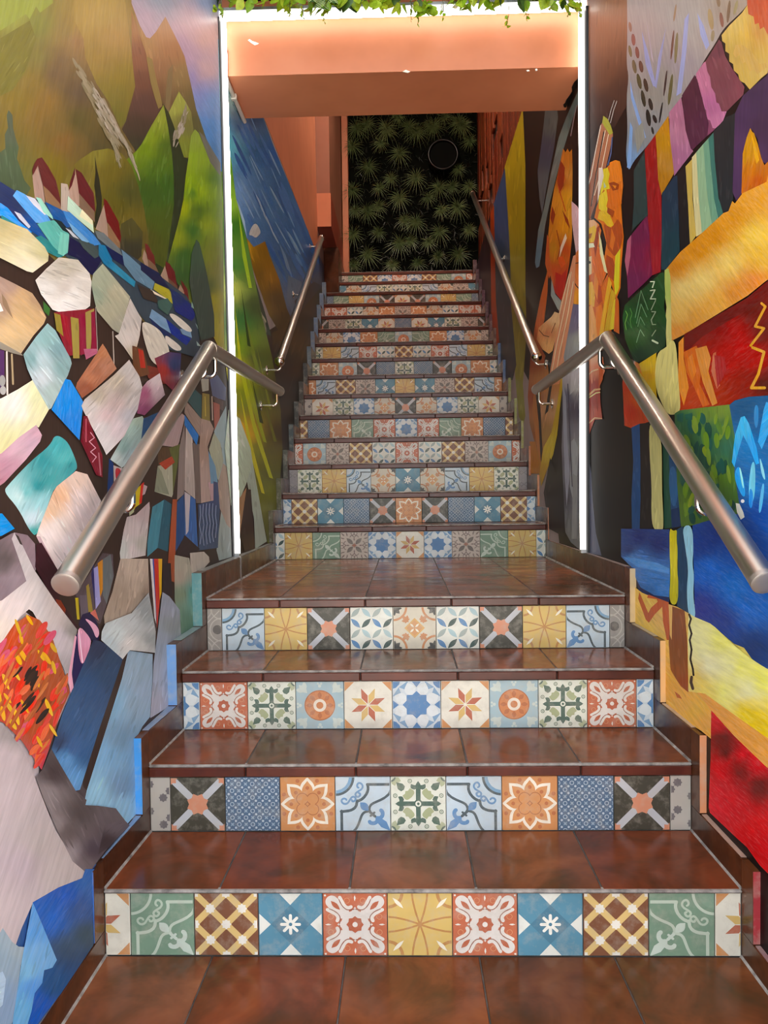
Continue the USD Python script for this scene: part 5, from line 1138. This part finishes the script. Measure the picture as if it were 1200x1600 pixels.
# ---------------------------------------------------------------- light strips of the portal
YL = 1.545
for side, nm in ((-1, 'left'), (1, 'right')):
    X = XL if side < 0 else XR
    t = thing('led_strip_light', 'tall white light strip up the %s mural wall beside the landing' % nm, 'light strip', group='light strips of the portal')
    z0, z1 = .812, 3.088
    d0, d1 = (.005, .025) if side < 0 else (.010, .031)
    def seg(ya, yb, d0, d1, za, zb):
        return hull8([(X(ya, za)-side*d0, ya, za), (X(yb, za)-side*d0, yb, za), (X(ya, za)-side*d1, ya, za), (X(yb, za)-side*d1, yb, za)],
                     [(X(ya, zb)-side*d0, ya, zb), (X(yb, zb)-side*d0, yb, zb), (X(ya, zb)-side*d1, ya, zb), (X(yb, zb)-side*d1, yb, zb)])
    obj('mounting_channel', seg(YL-.030, YL-.004, 0, d0, z0, z1), 'shadow_gap', t)
    obj('profile', seg(YL-.004, YL+.0, 0, d0, z0, z1), 'aluminium', t)
    obj('diffuser', seg(YL+.0002, YL+.006, 0.001, d1, z0+.01, z1), 'led_front', t, label='glowing white diffuser')
    obj('light_bar', seg(YL+.0062, YL+.024, 0.001, d1, z0+.01, z1), 'led_diffuser', t, label='bright inner side of the light strip')
    obj('end_cap', seg(YL-.006, YL+.026, 0, d1+.001, z0-.004, z0+.0098), 'aluminium', t)
    if side < 0: obj('lower_profile', bevel_box(-.7395, -.7315, YL-.018, YL+.006, .7135, .809, .001), 'aluminium', t)
t = thing('led_strip_light', 'horizontal white light strip under the hanging plants above the coral beam', 'light strip', group='light strips of the portal')
zt = 3.075
xa, xb = XL(YL, zt), XR(YL, zt)
obj('profile', box(xa, xb, YL-.012, YL+.03, zt+.0482, zt+.060), 'aluminium', t)
obj('diffuser', box(xa+.002, xb-.002, YL-.010, YL-.004, zt+.020, zt+.048), 'led_front', t, label='glowing white diffuser')
obj('light_bar', box(xa+.002, xb-.002, YL-.0038, YL+.022, zt+.021, zt+.048), 'led_diffuser', t, label='bright inner side of the light strip')

# ---------------------------------------------------------------- handrails
def bracket(parent, railp, wallX, drop, r=.0075):
    """bent rod from the underside of the rail down and back to a round plate on the wall"""
    x, y, z = railp; wx = wallX(y, z-drop)
    s = 1 if wx > x else -1
    pts = [(x, y, z)]; R_ = .022
    for a in np.linspace(0, np.pi/2, 6): pts.append((x + s*(R_ - R_*math.cos(a)), y, z-drop+R_ - R_*math.sin(a)))
    pts.append((wx - s*.004, y, z-drop))
    b = obj('bracket', tube(pts, r, 10), 'polished_steel', parent, smooth=35)
    c = trimesh.creation.cylinder(radius=.026, height=.006, sections=24); c.apply_transform(trimesh.transformations.rotation_matrix(np.pi/2, [0, 1, 0])); c.apply_translation((wx - s*.003, y, z-drop))
    obj('wall_plate', c, 'polished_steel', b, smooth=35)
    c2 = trimesh.creation.icosphere(2, .012); c2.apply_scale((.6, 1, 1)); c2.apply_translation((wx - s*.007, y, z-drop)); obj('cover_cap', c2, 'polished_steel', b, smooth=True)
def cap_disc(p, d, r, th=.004):
    d = np.array(d, float)/np.linalg.norm(d)
    prof = np.array([(0, th*.6), (r*.3, th*.5), (r*.85, 0.55*th), (r*1.02, 0), (r*1.02, -.012), (0, -.012)])
    m = trimesh.creation.revolve(prof, sections=28)
    m.apply_transform(trimesh.geometry.align_vectors([0, 0, 1], d)); m.apply_translation(p); return m
RT = .0265
def lower_rail(nm, side, P, X, brs):
    h = thing('handrail', 'bent brushed steel handrail on the %s wall, from the lower steps to the landing' % nm, 'handrail', group='steel handrails')
    T = tube([P[0], P[1], P[2]], RT, 36)
    obj('tube', T, 'brushed_steel', h, smooth=40)
    # mitre weld ring at the bend
    t0 = np.subtract(P[1], P[0]); t1 = np.subtract(P[2], P[1]); t0 = t0/np.linalg.norm(t0); t1 = t1/np.linalg.norm(t1)
    mid = (t0+t1)/np.linalg.norm(t0+t1)
    m = trimesh.creation.cylinder(radius=RT*1.02, height=.003, sections=32); m.apply_scale((1.0, 1.0, 1.0)); m.apply_transform(trimesh.geometry.align_vectors([0, 0, 1], mid)); m.apply_translation(P[1])
    obj('elbow_joint', m, 'polished_steel', h, smooth=35)
    obj('end_cap', cap_disc(P[0], -t0, RT), 'satin_steel', h, smooth=35)
    obj('end_cap', cap_disc(P[2], t1, RT), 'satin_steel', h, smooth=35)
    for p, d in brs: bracket(h, p, X, d)
def lerp3(a, b, t): return tuple(np.array(a)*(1-t)+np.array(b)*t)
A, B, C3 = (-.682, -.300, .903), (-.684, .855, 1.571), (-.690, 2.40, 1.632)
lower_rail('left', -1, (A, B, C3), XL, [(lerp3(A, B, .33), .085), (lerp3(A, B, .955), .075), (lerp3(B, C3, .055), .085), (lerp3(B, C3, .93), .085)])
A, B, C3 = (.682, -.222, .884), (.682, .942, 1.597), (.690, 2.415, 1.620)
lower_rail('right', 1, (A, B, C3), XR, [(lerp3(A, B, .30), .085), (lerp3(A, B, .955), .075), (lerp3(B, C3, .07), .085), (lerp3(B, C3, .94), .085)])
def upper_rail(nm, P, X):
    h = thing('handrail', 'straight steel handrail on the %s wall of the upper flight' % nm, 'handrail', group='steel handrails')
    obj('tube', tube(P, .0235, 28), 'brushed_steel', h, smooth=40)
    d = np.subtract(P[1], P[0]); d = d/np.linalg.norm(d)
    for p, s in ((P[0], -1), (P[1], 1)):
        b = trimesh.creation.icosphere(3, .0285); b.apply_translation(np.array(p)); obj('ball_end', b, 'polished_steel', h, smooth=True)
    for t in (.012, .5, .985): bracket(h, lerp3(P[0], P[1], t), X, .06, .006)
upper_rail('left', ((-.700, 2.48, 1.805), (-.716, 5.00, 3.305)), XL)
upper_rail('right', ((.702, 2.465, 1.802), (.702, 6.08, 4.075)), lambda y, z: XR(y, z) if z < 3.45 else .86)

# ---------------------------------------------------------------- slatted wood wall of the upper floor
wp = thing('slatted_wood_panel', 'dark red-brown slatted wood panel high on the right of the upper flight', 'wood panel')
obj('backing', box(.885, .904, 2.2, 7.19, 3.515, 5.8), 'wood_dark', wp)
rw = random.Random(12)
y = 2.25
while y < 7.10:
    w = rw.uniform(.15, .24); cut = rw.uniform(3.9, 5.2); gap = rw.uniform(.12, .3)
    for za, zb in ((3.512, cut), (cut+gap, 5.78)):
        obj('plank', bevel_box(.862+rw.uniform(-.004, .004), .886, y, min(y+w-.025, 7.19), za, zb, .004), 'wood_slat', wp)
    y += w

# ---------------------------------------------------------------- artificial plant wall at the head of the stairs
pw = thing('plant_wall', 'dark green wall of spiky artificial plants at the head of the stairs', 'plant wall')
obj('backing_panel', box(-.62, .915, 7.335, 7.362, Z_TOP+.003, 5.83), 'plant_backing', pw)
def blade(n, L, w, az, el, droop, rn):
    """one narrow leaf from the origin: a folded strip"""
    d = np.array([math.cos(az)*math.cos(el), -math.sin(el), math.sin(az)*math.cos(el)]); s = np.cross(d, [0, -1, .2]); s /= np.linalg.norm(s)
    P = []
    for i in range(n+1):
        t = i/n; c = d*L*t + np.array([0, -.25*L*0, -droop*L*t*t]); ww = w*(1-t)**.7*(.55+.45*min(1, t*4))
        P += [c - s*ww, c + s*ww]
    f = []
    for i in range(n): a = 2*i; f += [(a, a+1, a+3), (a, a+3, a+2)]
    return np.array(P), np.array(f)
def rosette_mesh(seed, R):
    rn = random.Random(seed); V = []; Fc = []; n = 0
    for ring, (cnt, el, l) in enumerate(((22, .35, 1.0), (18, .75, .85), (10, 1.15, .6))):
        for i in range(cnt):
            v, f = blade(4, R*l*rn.uniform(.85, 1.1), .0055*rn.uniform(.8, 1.2), 2*math.pi*(i+rn.uniform(-.3, .3))/cnt, el+rn.uniform(-.12, .12), .28+.15*rn.random(), rn)
            V.append(v); Fc.append(f+n); n += len(v)
    return trimesh.Trimesh(np.vstack(V), np.vstack(Fc), process=False)
ros = [rosette_mesh(50+i, .185) for i in range(4)] + [rosette_mesh(80+i, .13) for i in range(2)]
SPOTS = [(245, 110, 0), (475, 60, 5), (140, 270, 1), (605, 170, 2), (905, 100, 3), (345, 250, 4), (480, 325, 3), (255, 420, 0), (905, 435, 5), (600, 500, 2), (140, 590, 1), (765, 570, 3), (335, 570, 4), (690, 640, 4), (985, 560, 5), (480, 645, 0), (250, 740, 3), (900, 710, 1), (600, 820, 2), (145, 905, 0), (770, 890, 3), (330, 890, 4), (985, 870, 5), (480, 970, 1), (690, 960, 4), (250, 1050, 2), (905, 1050, 0), (610, 1110, 4), (990, 230, 5), (520, 800, 5), (160, 730, 5), (420, 500, 5), (780, 730, 4), (760, 1060, 5), (430, 1120, 5), (150, 1120, 5), (860, 560, 5), (560, 950, 5), (390, 160, 4), (700, 120, 5), (800, 60, 4), (330, 700, 5)]
for i, (zx, zy, kind) in enumerate(SPOTS):
    q = on_y(520 + zx/4.615, 170 + zy/4.615, 7.26)
    m = ros[kind].copy(); m.apply_transform(trimesh.transformations.rotation_matrix(rw.uniform(-.4, .4), [0, 1, 0])); m.apply_translation(q)
    obj('rosette', m, 'leaf_rosette', pw)
for zz in np.arange(4.95, 5.8, .3):      # rows above the beam line
    for xx in np.arange(-.5, .85, .3):
        m = ros[rw.randrange(4)].copy(); m.apply_translation((xx+rw.uniform(-.05, .05), 7.26, zz + .35)); 
        if zz + .35 < 5.75: obj('rosette', m, 'leaf_rosette', pw)
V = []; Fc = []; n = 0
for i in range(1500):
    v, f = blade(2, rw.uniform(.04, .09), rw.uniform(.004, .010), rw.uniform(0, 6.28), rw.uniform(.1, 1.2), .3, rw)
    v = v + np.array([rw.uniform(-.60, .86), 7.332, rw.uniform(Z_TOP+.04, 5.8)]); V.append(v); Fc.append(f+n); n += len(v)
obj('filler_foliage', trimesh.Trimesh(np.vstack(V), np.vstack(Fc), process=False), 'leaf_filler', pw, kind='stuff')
sg = thing('round_sign', 'round glossy black emblem mounted on the plant wall', 'sign')
q = on_y(520+795/4.615, 170+330/4.615, 7.20); RS = .165
m = trimesh.creation.torus(RS, .018, major_sections=48, minor_sections=12); m.apply_transform(trimesh.transformations.rotation_matrix(np.pi/2, [1, 0, 0])); m.apply_translation(q); obj('rim', m, 'black_plastic', sg, smooth=True)
m = trimesh.creation.cylinder(radius=RS, height=.012, sections=48); m.apply_transform(trimesh.transformations.rotation_matrix(np.pi/2, [1, 0, 0])); m.apply_translation(q + np.array([0, .012, 0])); obj('disc', m, 'black_matt', sg, smooth=35)
m = trimesh.creation.cylinder(radius=.014, height=.12, sections=12); m.apply_transform(trimesh.transformations.rotation_matrix(np.pi/2, [1, 0, 0])); m.apply_translation(q + np.array([0, .075, 0])); obj('stand_off', m, 'black_plastic', sg)

# ---------------------------------------------------------------- hanging plants over the portal
hp = thing('hanging_plants', 'fringe of trailing green plants hanging over the top light strip', 'plants')
obj('trough', bevel_box(-.74, .745, 1.34, 1.612, 3.20, 3.36, .006), 'plant_backing', hp)
def leaf_mesh(L, W, fold, curl, n=6):
    V = []; 
    for i in range(n+1):
        t = i/n; w = W*math.sin(math.pi*min(1, t**.75))*(1 if t < 1 else 0); z = -curl*L*t*t
        V += [(-w, L*t, z+fold*w), (0, L*t, z), (w, L*t, z+fold*w)]
    f = []
    for i in range(n):
        a = 3*i
        for k in (0, 1): f += [(a+k, a+k+1, a+k+4), (a+k, a+k+4, a+k+3)]
    return trimesh.Trimesh(np.array(V, float), f, process=False)
rl = random.Random(31)
def place_leaf(pos, L, W, material, yaw, pitch, roll, name='leaf'):
    m = leaf_mesh(L, W, rl.uniform(.1, .5), rl.uniform(.1, .5))
    Rm = trimesh.transformations.euler_matrix(pitch, roll, yaw, 'sxyz'); m.apply_transform(Rm); m.apply_translation(pos)
    return obj(name, m, material, hp, smooth=True)
# vines
def droop(x):   # how far the fringe hangs at picture column x
    xs = [330, 345, 400, 480, 500, 510, 530, 600, 640, 655, 680, 720, 760, 800, 860, 895, 915]
    ys = [22, 20, 12, 14, 30, 26, 14, 16, 20, 34, 20, 22, 15, 14, 14, 20, 8]
    return np.interp(x, xs, ys)
for i in range(225):
    px = rl.uniform(330, 918); lim = droop(px); py = lim-2 - 42*rl.random()**1.3
    q = on_y(px, py, rl.uniform(1.40, 1.50))
    big = rl.random()
    L = rl.uniform(.034, .062) if big < .7 else rl.uniform(.06, .09)
    place_leaf(q + np.array([0, 0, L*.5]), L, L*rl.uniform(.28, .42), 'leaf_bright' if rl.random() < .62 or py > 8 else 'leaf_dark', rl.uniform(-1.2, 1.2), -math.pi/2 + rl.uniform(-.7, .5), rl.uniform(-.6, .6))
for px, py, L in ((505, 24, .10), (520, 14, .09), (488, 12, .085), (585, 18, .06), (652, 24, .055), (720, 18, .06), (395, 12, .06), (430, 12, .06), (560, 12, .06)):      # large striped leaves
    q = on_y(px, py, 1.43)
    yw = rl.uniform(-.3, .3); Rm = trimesh.transformations.euler_matrix(-math.pi/2 - .3, 0, yw, 'sxyz')
    m = leaf_mesh(L, L*.36, .25, .25); m.apply_transform(Rm); m.apply_translation(q + np.array([0, 0, L*.8]))
    lf = obj('leaf', m, 'leaf_dark' if L > .08 else 'leaf_bright', hp, smooth=True, label='broad pale-striped leaf' if L > .08 else None)
    if L > .08:
        vs = []
        for j in range(1, 7):
            for s in (-1, 1):
                t = .12*j; w = L*.36*math.sin(math.pi*t**.75)*.85; a_ = np.array([0, L*t*.9, .0012-.25*L*t*t]); b_ = np.array([s*w, L*(t+.13), .0012+.25*w-.25*L*(t+.13)**2])
                vs.append(tube([a_, b_], .0011, 4))
        m = cat_(vs); m.apply_transform(Rm); m.apply_translation(q + np.array([0, -.001, L*.8])); obj('stripes', m, 'leaf_vein', lf)
for px, top, bot in ((343, -10, 24), (452, -10, 20), (472, -5, 26), (505, -10, 32), (640, -10, 30), (655, -10, 36), (690, -10, 26), (795, 10, 40), (820, 0, 30), (886, -10, 24), (904, -10, 22)):
    a, b = on_y(px, top, 1.45), on_y(px+rl.uniform(-4, 4), bot, 1.46)
    obj('stem', tube([a, (np.array(a)+b)/2 + np.array([.004, -.004, 0]), b], .0012, 5), 'stem', hp)
    for j in range(5):
        t = .45 + .55*j/4; p = np.array(a)*(1-t)+np.array(b)*t
        place_leaf(p, rl.uniform(.014, .026), .007, 'leaf_bright', rl.uniform(-3, 3), -math.pi/2 + rl.uniform(-1.0, .6), rl.uniform(-.8, .8))

# ---------------------------------------------------------------- lamp of the upper floor
def puck(r, z0, z1, x, y): m = trimesh.creation.cylinder(radius=r, height=z1-z0, sections=32); m.apply_translation((x, y, (z0+z1)/2)); return m
for yl, nm in ((2.75, 'above the start of the upper flight'), (5.1, 'nearer the plant wall')):
    lp = thing('ceiling_lamp', 'round warm ceiling lamp of the upper floor, ' + nm, 'lamp', group='ceiling lamps')
    obj('base', puck(.24, 5.825, 5.848, 0, yl), 'aluminium', lp)
    obj('shade', puck(.22, 5.79, 5.8248, 0, yl), 'lamp_glow', lp)
